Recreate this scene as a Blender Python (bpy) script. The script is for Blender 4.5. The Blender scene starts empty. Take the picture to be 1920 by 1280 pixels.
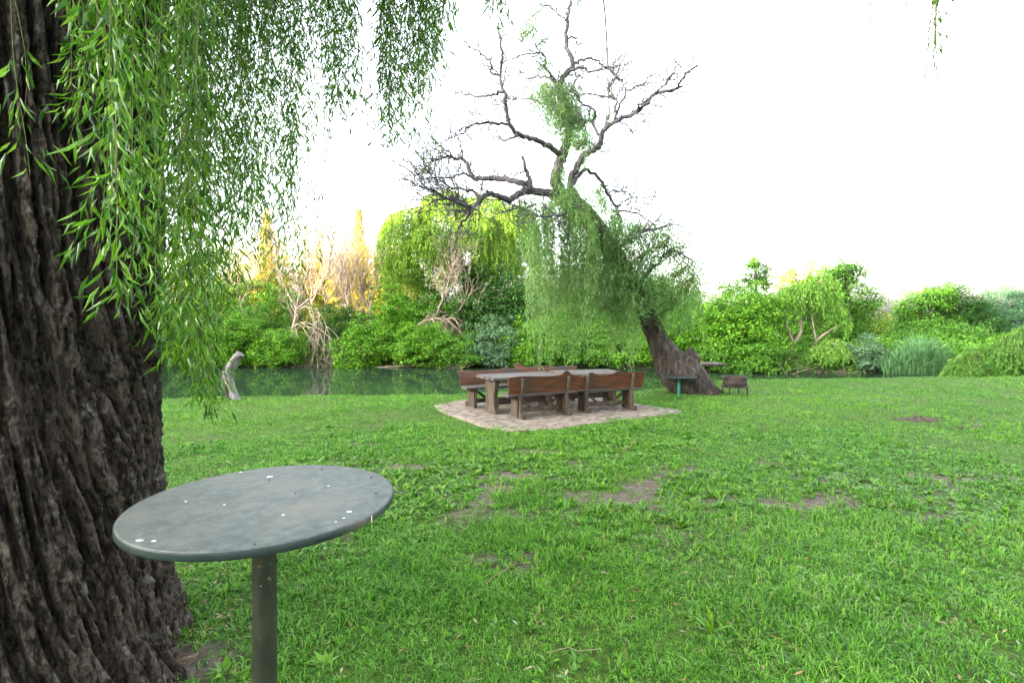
import bpy, math
import numpy as np
from mathutils import Vector

C = bpy.context.scene.collection
PI = math.pi
F, HV, CAMZ = 970.0, 605.0, 1.8          # lens in photo pixels, horizon row, eye height
RS = np.random.RandomState

# ------------------------------------------------------------------ helpers
def at(u, v, Y):
    """point at distance Y seen at photo pixel (u, v)"""
    return np.array([(u-960)/F*Y, Y, CAMZ-(v-HV)/F*Y])

def hash3(i, j, k, seed):
    h = (i.astype(np.int64)*73856093) ^ (j.astype(np.int64)*19349663) ^ (k.astype(np.int64)*83492791) ^ (seed*2654435761)
    h = (h ^ (h >> 13)) * 1274126177 & 0x7fffffff
    h = (h ^ (h >> 16)) & 0xffff
    return h/65535.0

def vnoise(p, seed=0):
    p = np.asarray(p, float)
    i = np.floor(p).astype(np.int64); f = p-i; f = f*f*(3-2*f)
    r = 0
    for a in (0, 1):
        wx = f[..., 0] if a else 1-f[..., 0]
        for b in (0, 1):
            wy = f[..., 1] if b else 1-f[..., 1]
            for c in (0, 1):
                wz = f[..., 2] if c else 1-f[..., 2]
                r = r + wx*wy*wz*hash3(i[..., 0]+a, i[..., 1]+b, i[..., 2]+c, seed)
    return r

def n2(x, y, s=1.0, seed=0):
    x = np.asarray(x, float); y = np.asarray(y, float)
    return vnoise(np.stack([x*s, y*s, np.full_like(x, .37)], -1), seed)

def unit(v):
    return v/np.maximum(np.linalg.norm(v, axis=-1, keepdims=True), 1e-9)

class MB:
    """collects vertices and faces (tris or quads) of ONE mesh"""
    def __init__(s): s.v = []; s.f = []; s.n = 0
    def add(s, verts, faces, mat=0, smooth=False):
        verts = np.asarray(verts, float).reshape(-1, 3); faces = np.asarray(faces, np.int64)
        s.v.append(verts); s.f.append((faces+s.n, mat, smooth)); s.n += len(verts); return s
    def build(s, name, mats, parent=None):
        me = bpy.data.meshes.new(name)
        V = np.concatenate(s.v)
        me.vertices.add(len(V)); me.vertices.foreach_set('co', V.astype(np.float32).ravel())
        loops = np.concatenate([f.ravel() for f, m, q in s.f])
        tot = np.concatenate([np.full(len(f), f.shape[1]) for f, m, q in s.f])
        me.loops.add(len(loops)); me.loops.foreach_set('vertex_index', loops.astype(np.int32))
        me.polygons.add(len(tot))
        me.polygons.foreach_set('loop_start', (np.cumsum(tot)-tot).astype(np.int32))
        me.polygons.foreach_set('material_index', np.concatenate([np.full(len(f), m) for f, m, q in s.f]).astype(np.int32))
        me.polygons.foreach_set('use_smooth', np.concatenate([np.full(len(f), q) for f, m, q in s.f]).astype(bool))
        me.update(calc_edges=True)
        for m in (mats if isinstance(mats, (list, tuple)) else [mats]): me.materials.append(m)
        o = bpy.data.objects.new(name, me); C.objects.link(o)
        if parent: o.parent = parent
        return o

def tag(o, label=None, cat=None, group=None, kind=None):
    if label: o['label'] = label
    if cat: o['category'] = cat
    if group: o['group'] = group
    if kind: o['kind'] = kind
    return o

def thing(name, label, cat, loc=(0, 0, 0), rz=0, group=None):
    o = bpy.data.objects.new(name, None); C.objects.link(o)
    o.location = [float(c) for c in loc]; o.rotation_euler = (0, 0, rz); o.empty_display_size = .2
    return tag(o, label, cat, group)

def box(mb, c, s, rx=0, ry=0, rz=0, mat=0, taper=1.0, bev=.006):
    """box with chamfered long edges (cross-section octagon along x)"""
    hx, hy, hz = s[0]/2, s[1]/2, s[2]/2; b = min(bev, hy*.5, hz*.5)
    ring = [(-hy+b, -hz), (hy-b, -hz), (hy, -hz+b), (hy, hz-b), (hy-b, hz), (-hy+b, hz), (-hy, hz-b), (-hy, -hz+b)]
    v = [(x, y*(taper if x > 0 else 1), z*(taper if x > 0 else 1)) for x in (-hx, hx) for y, z in ring]
    v = np.array(v)
    def R(a, i, j):
        m = np.eye(3); m[i, i] = m[j, j] = math.cos(a); m[i, j] = -math.sin(a); m[j, i] = math.sin(a); return m
    M = R(rz, 0, 1) @ R(-ry, 0, 2) @ R(rx, 1, 2)
    v = v @ M.T + np.array(c)
    q = [(i, (i+1) % 8, 8+(i+1) % 8, 8+i) for i in range(8)]
    mb.add(v, q, mat)
    for o in (0, 8):
        idx = [o+i for i in range(8)]
        if o == 0: idx = idx[::-1]
        mb.add(v[idx], [(0, 1, 2, 3), (0, 3, 4, 7), (4, 5, 6, 7)], mat)
    return mb

def tube(mb, pts, rad, n=7, mat=0, smooth=True, wob=0, seed=0, cap=True):
    P = np.asarray(pts, float); k = len(P)
    rad = np.broadcast_to(np.asarray(rad, float), (k,))
    T = np.gradient(P, axis=0); T = unit(T)
    ref = np.array([0.31, .17, .93]) if abs(T[0, 2]) < .9 else np.array([.93, .31, .05])
    A = np.zeros_like(P); a = unit(np.cross(T[0], ref))
    for i in range(k):
        a = unit(a-T[i]*np.dot(a, T[i])); A[i] = a
    B = np.cross(T, A)
    th = np.arange(n)/n*2*PI
    ring = P[:, None]+rad[:, None, None]*(np.cos(th)[None, :, None]*A[:, None]+np.sin(th)[None, :, None]*B[:, None])
    if wob:
        nz = vnoise(ring/np.maximum(rad.mean(), .005)*.9, seed)-.5
        ring = P[:, None]+(ring-P[:, None])*(1+wob*2*nz[..., None])
    v = ring.reshape(-1, 3)
    i = np.arange(k-1)[:, None]*n; j = np.arange(n)[None]
    q = np.stack([i+j, i+(j+1) % n, i+n+(j+1) % n, i+n+j], -1).reshape(-1, 4)
    mb.add(v, q, mat, smooth)
    if cap:
        for base in (0, (k-1)*n):
            vv = np.vstack([v[base:base+n], P[0 if base == 0 else -1]])
            mb.add(vv, [((x+1) % n, x, n) if base == 0 else (x, (x+1) % n, n) for x in range(n)], mat)
    return mb

def spline(P, k=6):
    """Catmull-Rom through the points, k steps per span (works on any columns)"""
    P = np.asarray(P, float)
    Q = np.vstack([2*P[0]-P[1], P, 2*P[-1]-P[-2]]); out = []
    for i in range(1, len(Q)-2):
        for t in np.arange(k)/k:
            a, b, c, d = Q[i-1:i+3]
            out.append(.5*((2*b)+(c-a)*t+(2*a-5*b+4*c-d)*t*t+(3*b-a-3*c+d)*t**3))
    out.append(Q[-2]); return np.array(out)

def rand_unit(rs, n):
    return unit(rs.normal(size=(n, 3)))

def leaves(mb, pos, d, nrm, L, W, mat=0, fold=False, bend=0.0):
    n = len(pos); d = unit(d); side = unit(np.cross(d, nrm)); nr = np.cross(side, d)
    L = np.broadcast_to(L, (n,))[:, None]; W = np.broadcast_to(W, (n,))[:, None]
    tip = pos+d*L-nr*L*bend
    a = pos+d*L*.42+side*W*.5-nr*L*bend*.15; b = pos+d*L*.42-side*W*.5-nr*L*bend*.15
    i = np.arange(n)[:, None]
    if fold:
        m = pos+d*L*.5-nr*(W*.22)+nr*L*bend*.05
        v = np.stack([pos, a, tip, b, m], 1).reshape(-1, 3)
        f = np.concatenate([i*5+np.array([[0, 1, 2, 4]]), i*5+np.array([[0, 4, 2, 3]])])
    else:
        v = np.stack([pos, a, tip, b], 1).reshape(-1, 3); f = i*4+np.arange(4)[None]
    mb.add(v, f, mat)

# ------------------------------------------------------------------ materials
def nodes(name):
    m = bpy.data.materials.new(name); m.use_nodes = True
    nt = m.node_tree; nt.nodes.clear()
    out = nt.nodes.new('ShaderNodeOutputMaterial')
    return m, nt, out

def N(nt, t, ins=None, **kw):
    n = nt.nodes.new(t)
    for k, v in kw.items(): setattr(n, k, v)
    for k, v in (ins or {}).items():
        if hasattr(v, 'is_linked') or hasattr(v, 'links'): nt.links.new(v, n.inputs[k])
        else: n.inputs[k].default_value = v
    return n

def c4(c): return (c[0], c[1], c[2], 1)

def ramp(nt, fac, stops):
    r = nt.nodes.new('ShaderNodeValToRGB'); e = r.color_ramp.elements
    while len(e) < len(stops): e.new(.5)
    for el, (p, c) in zip(e, stops): el.position = p; el.color = c4(c)
    nt.links.new(fac, r.inputs[0]); return r.outputs[0]

def mix(nt, fac, a, b, blend='MIX'):
    n = nt.nodes.new('ShaderNodeMix'); n.data_type = 'RGBA'; n.blend_type = blend
    for s, v in ((n.inputs[0], fac), (n.inputs[6], a), (n.inputs[7], b)):
        if hasattr(v, 'links'): nt.links.new(v, s)
        elif isinstance(v, (int, float)): s.default_value = v
        else: s.default_value = c4(v)
    return n.outputs[2]

def leaf_mat(name, cols, trans=.35, rough=.5, spec=.18, patch=.35, pscale=.7, tint=(1.15, 1.1, .6), broad=None):
    m, nt, out = nodes(name)
    g = N(nt, 'ShaderNodeNewGeometry')
    k = len(cols)
    col = ramp(nt, g.outputs['Random Per Island'], [(i/(k-1), c) for i, c in enumerate(cols)])
    if patch:
        no = N(nt, 'ShaderNodeTexNoise', {'Vector': g.outputs['Position'], 'Scale': pscale, 'Detail': 6.0, 'Roughness': .68})
        mr = N(nt, 'ShaderNodeMapRange', {'Value': no.outputs[0], 'From Min': .38, 'From Max': .66})
        mu = N(nt, 'ShaderNodeMath', {0: mr.outputs[0], 1: patch}, operation='MULTIPLY')
        dark = mix(nt, 1.0, col, (tint[0]*.55, tint[1]*.62, tint[2]*.8), 'MULTIPLY')
        col = mix(nt, mu.outputs[0], col, dark)
    if broad:                                   # large pale and deep drifts across a lawn
        no = N(nt, 'ShaderNodeTexNoise', {'Vector': g.outputs['Position'], 'Scale': broad, 'Detail': 3.0})
        mr = N(nt, 'ShaderNodeMapRange', {'Value': no.outputs[0], 'From Min': .4, 'From Max': .68})
        col = mix(nt, mr.outputs[0], col, mix(nt, 1.0, col, (1.4, 1.2, 1.0), 'MULTIPLY'))
    b = N(nt, 'ShaderNodeBsdfPrincipled', {'Base Color': col, 'Roughness': rough, 'Specular IOR Level': spec})
    t = N(nt, 'ShaderNodeBsdfTranslucent', {'Color': mix(nt, 1.0, col, tint, 'MULTIPLY')})
    ms = N(nt, 'ShaderNodeMixShader', {0: trans, 1: b.outputs[0], 2: t.outputs[0]})
    nt.links.new(ms.outputs[0], out.inputs[0]); return m

def surf_mat(name, cols, scale=(6, 6, 6), rough=.7, spec=.3, bump=.3, bscale=3.0, detail=6.0, metal=0, bdist=.02, coord='Object', lohi=(.3, .7), spots=None, second=None):
    """noise coloured surface; scale is per axis; spots = (colour, scale, threshold)"""
    m, nt, out = nodes(name)
    tc = N(nt, 'ShaderNodeTexCoord')
    mp = N(nt, 'ShaderNodeMapping', {'Vector': tc.outputs[coord], 'Scale': scale})
    no = N(nt, 'ShaderNodeTexNoise', {'Vector': mp.outputs[0], 'Scale': 1.0, 'Detail': detail, 'Roughness': .62, 'Distortion': .25})
    k = len(cols); lo, hi = lohi
    col = ramp(nt, no.outputs[0], [(lo+(hi-lo)*i/(k-1), c) for i, c in enumerate(cols)])
    if second:
        n3 = N(nt, 'ShaderNodeTexNoise', {'Vector': tc.outputs[coord], 'Scale': second[1], 'Detail': 4.0})
        mr = N(nt, 'ShaderNodeMapRange', {'Value': n3.outputs[0], 'From Min': second[2], 'From Max': second[2]+second[3]})
        col = mix(nt, mr.outputs[0], col, second[0])
    if spots:
        for sc, ss, th in spots:
            n4 = N(nt, 'ShaderNodeTexNoise', {'Vector': tc.outputs[coord], 'Scale': ss, 'Detail': 2.0})
            mr = N(nt, 'ShaderNodeMapRange', {'Value': n4.outputs[0], 'From Min': th, 'From Max': th+.03})
            col = mix(nt, mr.outputs[0], col, sc)
    b = N(nt, 'ShaderNodeBsdfPrincipled', {'Base Color': col, 'Roughness': rough, 'Specular IOR Level': spec, 'Metallic': metal})
    if bump:
        nb = N(nt, 'ShaderNodeTexNoise', {'Vector': mp.outputs[0], 'Scale': bscale, 'Detail': 5.0, 'Roughness': .65})
        bp = N(nt, 'ShaderNodeBump', {'Height': nb.outputs[0], 'Strength': bump, 'Distance': bdist})
        nt.links.new(bp.outputs[0], b.inputs['Normal'])
    nt.links.new(b.outputs[0], out.inputs[0]); return m

M = {}
M['willow_near'] = leaf_mat('willow_leaf_near', [(.018, .075, .006), (.05, .16, .01), (.1, .25, .018), (.16, .32, .03), (.03, .11, .01)], trans=.42, rough=.33, spec=.45, patch=.2, pscale=1.2)
M['willow_lean'] = leaf_mat('willow_leaf_lean', [(.065, .16, .055), (.125, .27, .085), (.2, .36, .125), (.095, .215, .07)], trans=.5, patch=.3, pscale=.5)
M['willow_far'] = leaf_mat('willow_leaf_far', [(.07, .18, .015), (.13, .26, .02), (.17, .29, .03), (.1, .21, .02)], trans=.4, patch=.3, pscale=.35)
M['willow_fresh'] = leaf_mat('willow_leaf_fresh', [(.07, .2, .025), (.12, .28, .035), (.17, .32, .05), (.09, .23, .03)], trans=.42, patch=.3, pscale=.5)
M['willow_deep'] = leaf_mat('willow_leaf_deep', [(.035, .12, .018), (.07, .19, .028), (.12, .26, .04)], trans=.4, patch=.4, pscale=.6)
M['shrub_bright'] = leaf_mat('shrub_leaf_bright', [(.018, .08, .006), (.065, .21, .01), (.11, .28, .016), (.2, .37, .03)], patch=.6, pscale=.8)
M['shrub_mid'] = leaf_mat('shrub_leaf_mid', [(.014, .06, .006), (.05, .16, .012), (.085, .22, .02), (.14, .3, .03)], patch=.45, pscale=.5)
M['shrub_dark'] = leaf_mat('shrub_leaf_dark', [(.008, .035, .006), (.026, .09, .013), (.06, .16, .024)], patch=.4, pscale=.5)
M['shrub_yellow'] = leaf_mat('shrub_leaf_yellow', [(.1, .17, .015), (.17, .24, .02), (.22, .26, .03)], patch=.3, pscale=.4)
M['shrub_grey'] = leaf_mat('shrub_leaf_grey', [(.05, .12, .06), (.09, .18, .09), (.13, .22, .11)], patch=.3, pscale=.4)
M['tree_blue'] = leaf_mat('tree_leaf_blue', [(.04, .11, .06), (.075, .17, .095), (.12, .23, .13)], patch=.4, pscale=.4)
M['poplar'] = leaf_mat('poplar_leaf', [(.2, .2, .03), (.3, .26, .05), (.38, .3, .07)], patch=.2, pscale=.4)
M['reed'] = leaf_mat('reed_leaf', [(.04, .13, .045), (.08, .19, .07), (.13, .25, .1)], trans=.25, patch=.2)
M['grass'] = leaf_mat('grass_blade', [(.013, .06, .006), (.034, .14, .01), (.07, .24, .018), (.115, .325, .028), (.175, .38, .05), (.17, .23, .1)], trans=.26, rough=.5, spec=.12, patch=.95, pscale=1.5, tint=(1.05, 1.12, .7), broad=.22)
M['weed'] = leaf_mat('weed_leaf', [(.02, .09, .006), (.045, .15, .01), (.09, .23, .016), (.14, .3, .025), (.1, .2, .06)], trans=.3, rough=.42, spec=.22, patch=0)
M['weed_pale'] = leaf_mat('weed_leaf_pale', [(.07, .17, .04), (.12, .22, .08), (.17, .25, .15)], trans=.2, rough=.32, spec=.5, patch=0)
M['dry'] = leaf_mat('dry_leaf', [(.16, .09, .04), (.25, .17, .09), (.33, .27, .2)], trans=.1, patch=0)
M['bark_near'] = surf_mat('bark_near', [(.005, .0037, .003), (.023, .017, .013), (.088, .07, .057), (.025, .0185, .0145)], scale=(34, 34, 13), rough=.85, spec=.2, bump=1.0, bscale=2.6, bdist=.02, lohi=(.34, .66), second=((.15, .138, .125), 14.0, .6, .1))
M['bark_lean'] = surf_mat('bark_lean', [(.012, .0095, .0075), (.04, .032, .026), (.1, .086, .076)], scale=(12, 12, 4), rough=.85, spec=.2, bump=.8, bscale=3.0, bdist=.03)
M['bark_grey'] = surf_mat('bark_grey', [(.03, .028, .032), (.06, .055, .062), (.1, .092, .1)], scale=(8, 8, 3), rough=.8, bump=.5)
M['bark_dark'] = surf_mat('bark_dark', [(.03, .024, .02), (.07, .055, .045)], scale=(6, 6, 2), rough=.9, bump=.5)
M['bark_pale'] = surf_mat('bark_pale', [(.15, .105, .07), (.25, .195, .145), (.34, .285, .23)], scale=(4, 4, 2), rough=.8, bump=.3)
M['twig'] = surf_mat('twig', [(.13, .08, .045), (.22, .15, .08)], scale=(4, 4, 4), rough=.7, bump=0)
M['shoot'] = surf_mat('green_shoot', [(.1, .12, .03), (.17, .18, .05)], scale=(4, 4, 4), rough=.6, bump=0)
M['dead_wood'] = surf_mat('dead_wood', [(.05, .043, .04), (.16, .148, .15), (.28, .265, .275)], scale=(14, 14, 1.5), rough=.8, bump=.6, bdist=.015)
M['wood_red'] = surf_mat('wood_red', [(.018, .006, .003), (.06, .018, .006), (.13, .042, .012)], scale=(2.2, 22, 22), rough=.42, spec=.45, bump=.25, bdist=.004, second=((.035, .024, .019), 4.0, .5, .16))
M['wood_grey'] = surf_mat('wood_grey', [(.03, .024, .021), (.065, .056, .053), (.115, .104, .104)], scale=(2.2, 26, 26), rough=.6, spec=.4, bump=.4, bdist=.004)
M['wood_leg'] = surf_mat('wood_leg', [(.025, .019, .013), (.06, .046, .033), (.105, .083, .062)], scale=(14, 14, 2.5), rough=.8, spec=.2, bump=.4, bdist=.006)
M['wood_dark'] = surf_mat('wood_dark', [(.025, .018, .012), (.05, .037, .027), (.08, .06, .048)], scale=(3, 14, 14), rough=.8, spec=.2, bump=.4, bdist=.006)
M['rust'] = surf_mat('rust_steel', [(.018, .013, .013), (.033, .024, .022), (.055, .036, .028)], scale=(9, 9, 9), rough=.75, bump=.3)
M['green_paint'] = surf_mat('green_paint', [(.01, .13, .1), (.015, .17, .13)], scale=(9, 9, 9), rough=.45, bump=.1)
M['post_paint'] = surf_mat('post_paint', [(.006, .009, .006), (.014, .018, .011), (.03, .031, .021)], scale=(9, 9, 5), rough=.5, bump=.15, spots=[((.28, .27, .22), 55, .72), ((.1, .06, .03), 30, .7)])
M['top_paint'] = surf_mat('top_paint', [(.044, .055, .055), (.068, .083, .083), (.104, .12, .118)], scale=(24, 24, 24), rough=.55, spec=.3, bump=.25, bscale=4, bdist=.003, lohi=(.3, .7), second=((.105, .108, .094), 5.0, .5, .3), spots=[((.3, .31, .3), 44, .745), ((.2, .15, .09), 21, .735), ((.03, .04, .04), 70, .74), ((.2, .21, .2), 90, .72)])
M['rim_paint'] = surf_mat('rim_paint', [(.008, .017, .017), (.015, .025, .025), (.025, .033, .03)], scale=(9, 9, 9), rough=.4, bump=.15, second=((.17, .14, .1), 2.0, .55, .2), spots=[((.4, .4, .36), 60, .74)])
M['white'] = surf_mat('chalk_white', [(.6, .6, .58), (.78, .78, .75)], scale=(60, 60, 60), rough=.8, bump=0)
M['soil'] = surf_mat('soil', [(.025, .02, .014), (.055, .046, .034), (.095, .082, .062)], scale=(9, 9, 9), rough=.95, bump=.6)

# lawn sheet: soil showing through short turf
def ground_mat():
    m, nt, out = nodes('ground')
    g = N(nt, 'ShaderNodeNewGeometry')
    big = N(nt, 'ShaderNodeTexNoise', {'Vector': g.outputs['Position'], 'Scale': .9, 'Detail': 5.0})
    fine = N(nt, 'ShaderNodeTexNoise', {'Vector': g.outputs['Position'], 'Scale': 14.0, 'Detail': 6.0, 'Roughness': .7})
    soil = ramp(nt, fine.outputs[0], [(.3, (.045, .033, .026)), (.5, (.1, .08, .066)), (.72, (.17, .145, .125))])
    turf = ramp(nt, fine.outputs[0], [(.3, (.02, .032, .008)), (.55, (.05, .095, .015)), (.75, (.09, .14, .03))])
    at_ = N(nt, 'ShaderNodeAttribute', attribute_name='bare')
    col = mix(nt, at_.outputs['Fac'], turf, soil)
    b = N(nt, 'ShaderNodeBsdfPrincipled', {'Base Color': col, 'Roughness': .95, 'Specular IOR Level': .1})
    bp = N(nt, 'ShaderNodeBump', {'Height': fine.outputs[0], 'Strength': .6, 'Distance': .03})
    nt.links.new(bp.outputs[0], b.inputs['Normal'])
    nt.links.new(b.outputs[0], out.inputs[0]); return m
M['ground'] = ground_mat()

def water_mat():
    m, nt, out = nodes('water')
    g = N(nt, 'ShaderNodeNewGeometry')
    mp = N(nt, 'ShaderNodeMapping', {'Vector': g.outputs['Position'], 'Scale': (.7, 1.6, 1)})
    no = N(nt, 'ShaderNodeTexNoise', {'Vector': mp.outputs[0], 'Scale': 1.1, 'Detail': 3.0})
    bp = N(nt, 'ShaderNodeBump', {'Height': no.outputs[0], 'Strength': .05, 'Distance': .03})
    b = N(nt, 'ShaderNodeBsdfPrincipled', {'Base Color': (.018, .034, .02, 1), 'Roughness': .03, 'Specular IOR Level': .5, 'IOR': 1.33, 'Normal': bp.outputs[0]})
    nt.links.new(b.outputs[0], out.inputs[0]); return m
M['water'] = water_mat()

def brick_mat():
    m, nt, out = nodes('paving_brick')
    tc = N(nt, 'ShaderNodeTexCoord')
    wob = N(nt, 'ShaderNodeTexNoise', {'Vector': tc.outputs['Object'], 'Scale': 5.0, 'Detail': 2.0})
    ad = N(nt, 'ShaderNodeVectorMath', {0: tc.outputs['Object'], 1: wob.outputs['Color']}, operation='MULTIPLY_ADD')
    ad.inputs[1].default_value = (1, 1, 1)
    sc = N(nt, 'ShaderNodeVectorMath', {0: wob.outputs['Color'], 'Scale': .03}, operation='SCALE')
    a2 = N(nt, 'ShaderNodeVectorMath', {0: tc.outputs['Object'], 1: sc.outputs[0]}, operation='ADD')
    br = N(nt, 'ShaderNodeTexBrick', {'Vector': a2.outputs[0], 'Color1': (.2, .168, .14, 1), 'Color2': (.265, .23, .197, 1), 'Mortar': (.155, .13, .108, 1), 'Scale': 1.0, 'Mortar Size': .012, 'Brick Width': .23, 'Row Height': .115, 'Bias': -.1})
    no = N(nt, 'ShaderNodeTexNoise', {'Vector': tc.outputs['Object'], 'Scale': 7.0, 'Detail': 6.0})
    dirt = ramp(nt, no.outputs[0], [(.32, (.42, .39, .34)), (.62, (1, 1, 1))])
    col = mix(nt, 1.0, br.outputs[0], dirt, 'MULTIPLY')
    b = N(nt, 'ShaderNodeBsdfPrincipled', {'Base Color': col, 'Roughness': .9, 'Specular IOR Level': .2})
    bp = N(nt, 'ShaderNodeBump', {'Height': br.outputs['Fac'], 'Strength': -.5, 'Distance': .01})
    nt.links.new(bp.outputs[0], b.inputs['Normal'])
    nt.links.new(b.outputs[0], out.inputs[0]); return m
M['brick'] = brick_mat()
M['shade_ridge_green'] = surf_mat('shade_ridge_green', [(.02, .05, .012), (.045, .09, .02), (.07, .12, .03)], scale=(.15, .15, .15), rough=1, spec=0, bump=0, coord='Object')

# ------------------------------------------------------------------ terrain
WATER_Z = -.6
NBX = [-400, -40, -12, -8.2, -6.8, -1.35, 3, 5, 6.4, 8, 10.4, 17, 22, 60, 400]
NBY = [12.2, 12.2, 12.2, 12.4, 12.6, 13.2, 13.6, 14.6, 15.9, 16.4, 16.9, 17.2, 17.4, 18, 18]
FBX = [-400, -40, -20, 5, 9, 14, 18, 21, 24, 60, 400]
FBY = [29, 28.5, 28.2, 28, 26.4, 25.2, 24.6, 23.6, 22.6, 22, 22]
def near_bank(x): return np.interp(x, NBX, NBY)+.16*(n2(x, x*0, .9, 3)-.5)
def far_bank(x): return np.interp(x, FBX, FBY)+.7*(n2(x, x*0, .5, 4)-.5)
BARE = [(-2.0, 6.65, .55, .28), (-1.15, 6.3, .6, .35), (-.35, 5.75, .55, .3), (.3, 6.1, .4, .2), (.95, 5.35, .6, .22), (1.6, 4.95, .5, .2), (2.0, 5.3, .7, .3), (3.0, 5.2, .55, .22), (3.9, 4.8, .4, .2),
        (-.1, 3.9, .3, .14), (-1.75, 2.75, .35, .22), (5.3, 6.0, .8, .2), (-2.4, 7.6, .4, .2), (.2, 7.3, .7, .15)]
def height(x, y):
    x = np.asarray(x, float); y = np.asarray(y, float)
    lawn = .07*(n2(x, y, .45, 1)-.5)+.03*(n2(x, y, 2.2, 2)-.5)
    nb, fb = near_bank(x), far_bank(x)
    # near bank falls to the river bed, far bank rises out of it
    t = np.clip((y-nb)/1.3, 0, 1); t = t*t*(3-2*t)
    s = np.clip((y-fb+1.0)/2.0, 0, 1); s = s*s*(3-2*s)
    bed = -1.6
    z = lawn*(1-t)+bed*t
    far = .0+.25*(n2(x, y, .3, 5)-.5)+np.clip((y-fb-1)*.06, 0, .25)+np.clip((y-fb-12)*.01, 0, 1.0)
    return z*(1-s)+far*s if True else z
def bareness(x, y):
    b = np.zeros_like(np.asarray(x, float))
    wx = x+.35*(n2(x, y, 2.5, 11)-.5); wy = y+.25*(n2(x, y, 2.5, 12)-.5)
    for cx, cy, rx, ry in BARE:
        b = np.maximum(b, np.clip(1.9-1.6*(((wx-cx)/rx)**2+((wy-cy)/ry)**2), 0, 1))
    band = np.exp(-((y-5.6-.08*x)/1.3)**2)*np.clip((x+2.8)/1.5, 0, 1)*np.clip((5.5-x)/2, 0, 1)
    b = np.maximum(b, np.clip((n2(x, y, 2.1, 13)-.66+.33*band)*5, 0, 1)*np.clip(band+.25, 0, 1))
    b = b*np.clip((n2(x, y, 8.0, 14)*.6+n2(x, y, 17.0, 15)*.4-.27)*6, 0, 1)
    return b

# paving outline (rounded quadrilateral, long axis about 27 degrees)
PAV = np.array([(-1.75, 11.1), (-1.3, 10.2), (-.75, 9.4), (-.2, 8.72), (.25, 8.62), (1.3, 9.12), (2.45, 9.82), (3.45, 10.45), (3.0, 11.2), (2.35, 12.2), (1.7, 13.0), (.2, 12.5), (-1.2, 11.9)])
def in_pav(x, y, grow=0.0):
    c = PAV.mean(0); P = c+(PAV-c)*(1+grow)
    inside = np.zeros(np.shape(x), bool); j = len(P)-1
    for i in range(len(P)):
        a, b = P[i], P[j]
        cond = ((a[1] > y) != (b[1] > y)) & (x < (b[0]-a[0])*(y-a[1])/(b[1]-a[1]+1e-12)+a[0])
        inside ^= cond; j = i
    return inside

def axis(lo, hi, core_lo, core_hi, step, grow=1.18):
    a = list(np.arange(core_lo, core_hi+1e-6, step)); d = step
    while a[-1] < hi: d *= grow if a[-1] < 40 else 1.25; a.append(a[-1]+d)
    d = step
    while a[0] > lo: d *= grow if a[0] > -40 and lo < -400 else 1.3; a.insert(0, a[0]-d)
    return np.array(a)
xs = axis(-420, 420, -9, 12, .12, 1.06); ys = axis(-300, 700, .5, 18, .12, 1.02)
X, Y = np.meshgrid(xs, ys); Z = height(X, Y)-.012*in_pav(X, Y)
nx, ny = len(xs), len(ys)
i = (np.arange(ny-1)[:, None]*nx+np.arange(nx-1)[None]).ravel()
g = MB().add(np.stack([X, Y, Z], -1), np.stack([i, i+1, i+nx+1, i+nx], -1), 0, True).build('ground', M['ground'])
a = g.data.attributes.new('bare', 'FLOAT', 'POINT'); bb = bareness(X, Y)
bb = np.maximum(bb, np.clip((Y-near_bank(X)-.15)*2, 0, 1)*.8*(Y < far_bank(X)+1.2))
a.data.foreach_set('value', bb.ravel().astype(np.float32))
tag(g, kind='structure')

w = MB().add([(-400, 11.5, WATER_Z), (400, 11.5, WATER_Z), (400, 31, WATER_Z), (-400, 31, WATER_Z)], [(0, 1, 2, 3)]).build('water', M['water'])
tag(w, kind='structure')

# brick paving: an even slab following the lawn, with an edge thickness
def pav_mesh():
    P = spline(np.vstack([PAV, PAV[:1]]), 6)[:-1]; c = P.mean(0); mb = MB()
    rs = RS(5); P = c+(P-c)*(1+.07*(n2(P[:, :1]*2.2, P[:, 1:]*2.2, 1.0, 17)-.5))
    rings = [c+(P-c)*t for t in np.linspace(.02, 1, 14)]
    V = np.concatenate([np.c_[r, height(r[:, 0], r[:, 1])*.5+.0+.012*(n2(r[:, 0], r[:, 1], 4, 8)-.3)] for r in rings]); n = len(P)
    last = V[-n:].copy(); last[:, 2] -= .05; V = np.vstack([V, last])
    k = np.arange(14)[:, None]*n; j = np.arange(n)[None]
    V[:, 2] += .01
    mb.add(V, np.stack([k+j, k+(j+1) % n, k+n+(j+1) % n, k+n+j], -1).reshape(-1, 4), 0, True)
    return mb
pv = pav_mesh()
ca, sa = math.cos(-.47), math.sin(-.47)
for q in range(len(pv.v)):
    v = pv.v[q]-np.array([.9, 10.7, 0]); pv.v[q] = np.c_[v[:, 0]*ca-v[:, 1]*sa, v[:, 0]*sa+v[:, 1]*ca, v[:, 2]]
po = pv.build('paving', M['brick']); po.location = (.9, 10.7, 0); po.rotation_euler.z = .47
tag(po, kind='structure')
def paving_z(x, y): return .02

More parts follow.
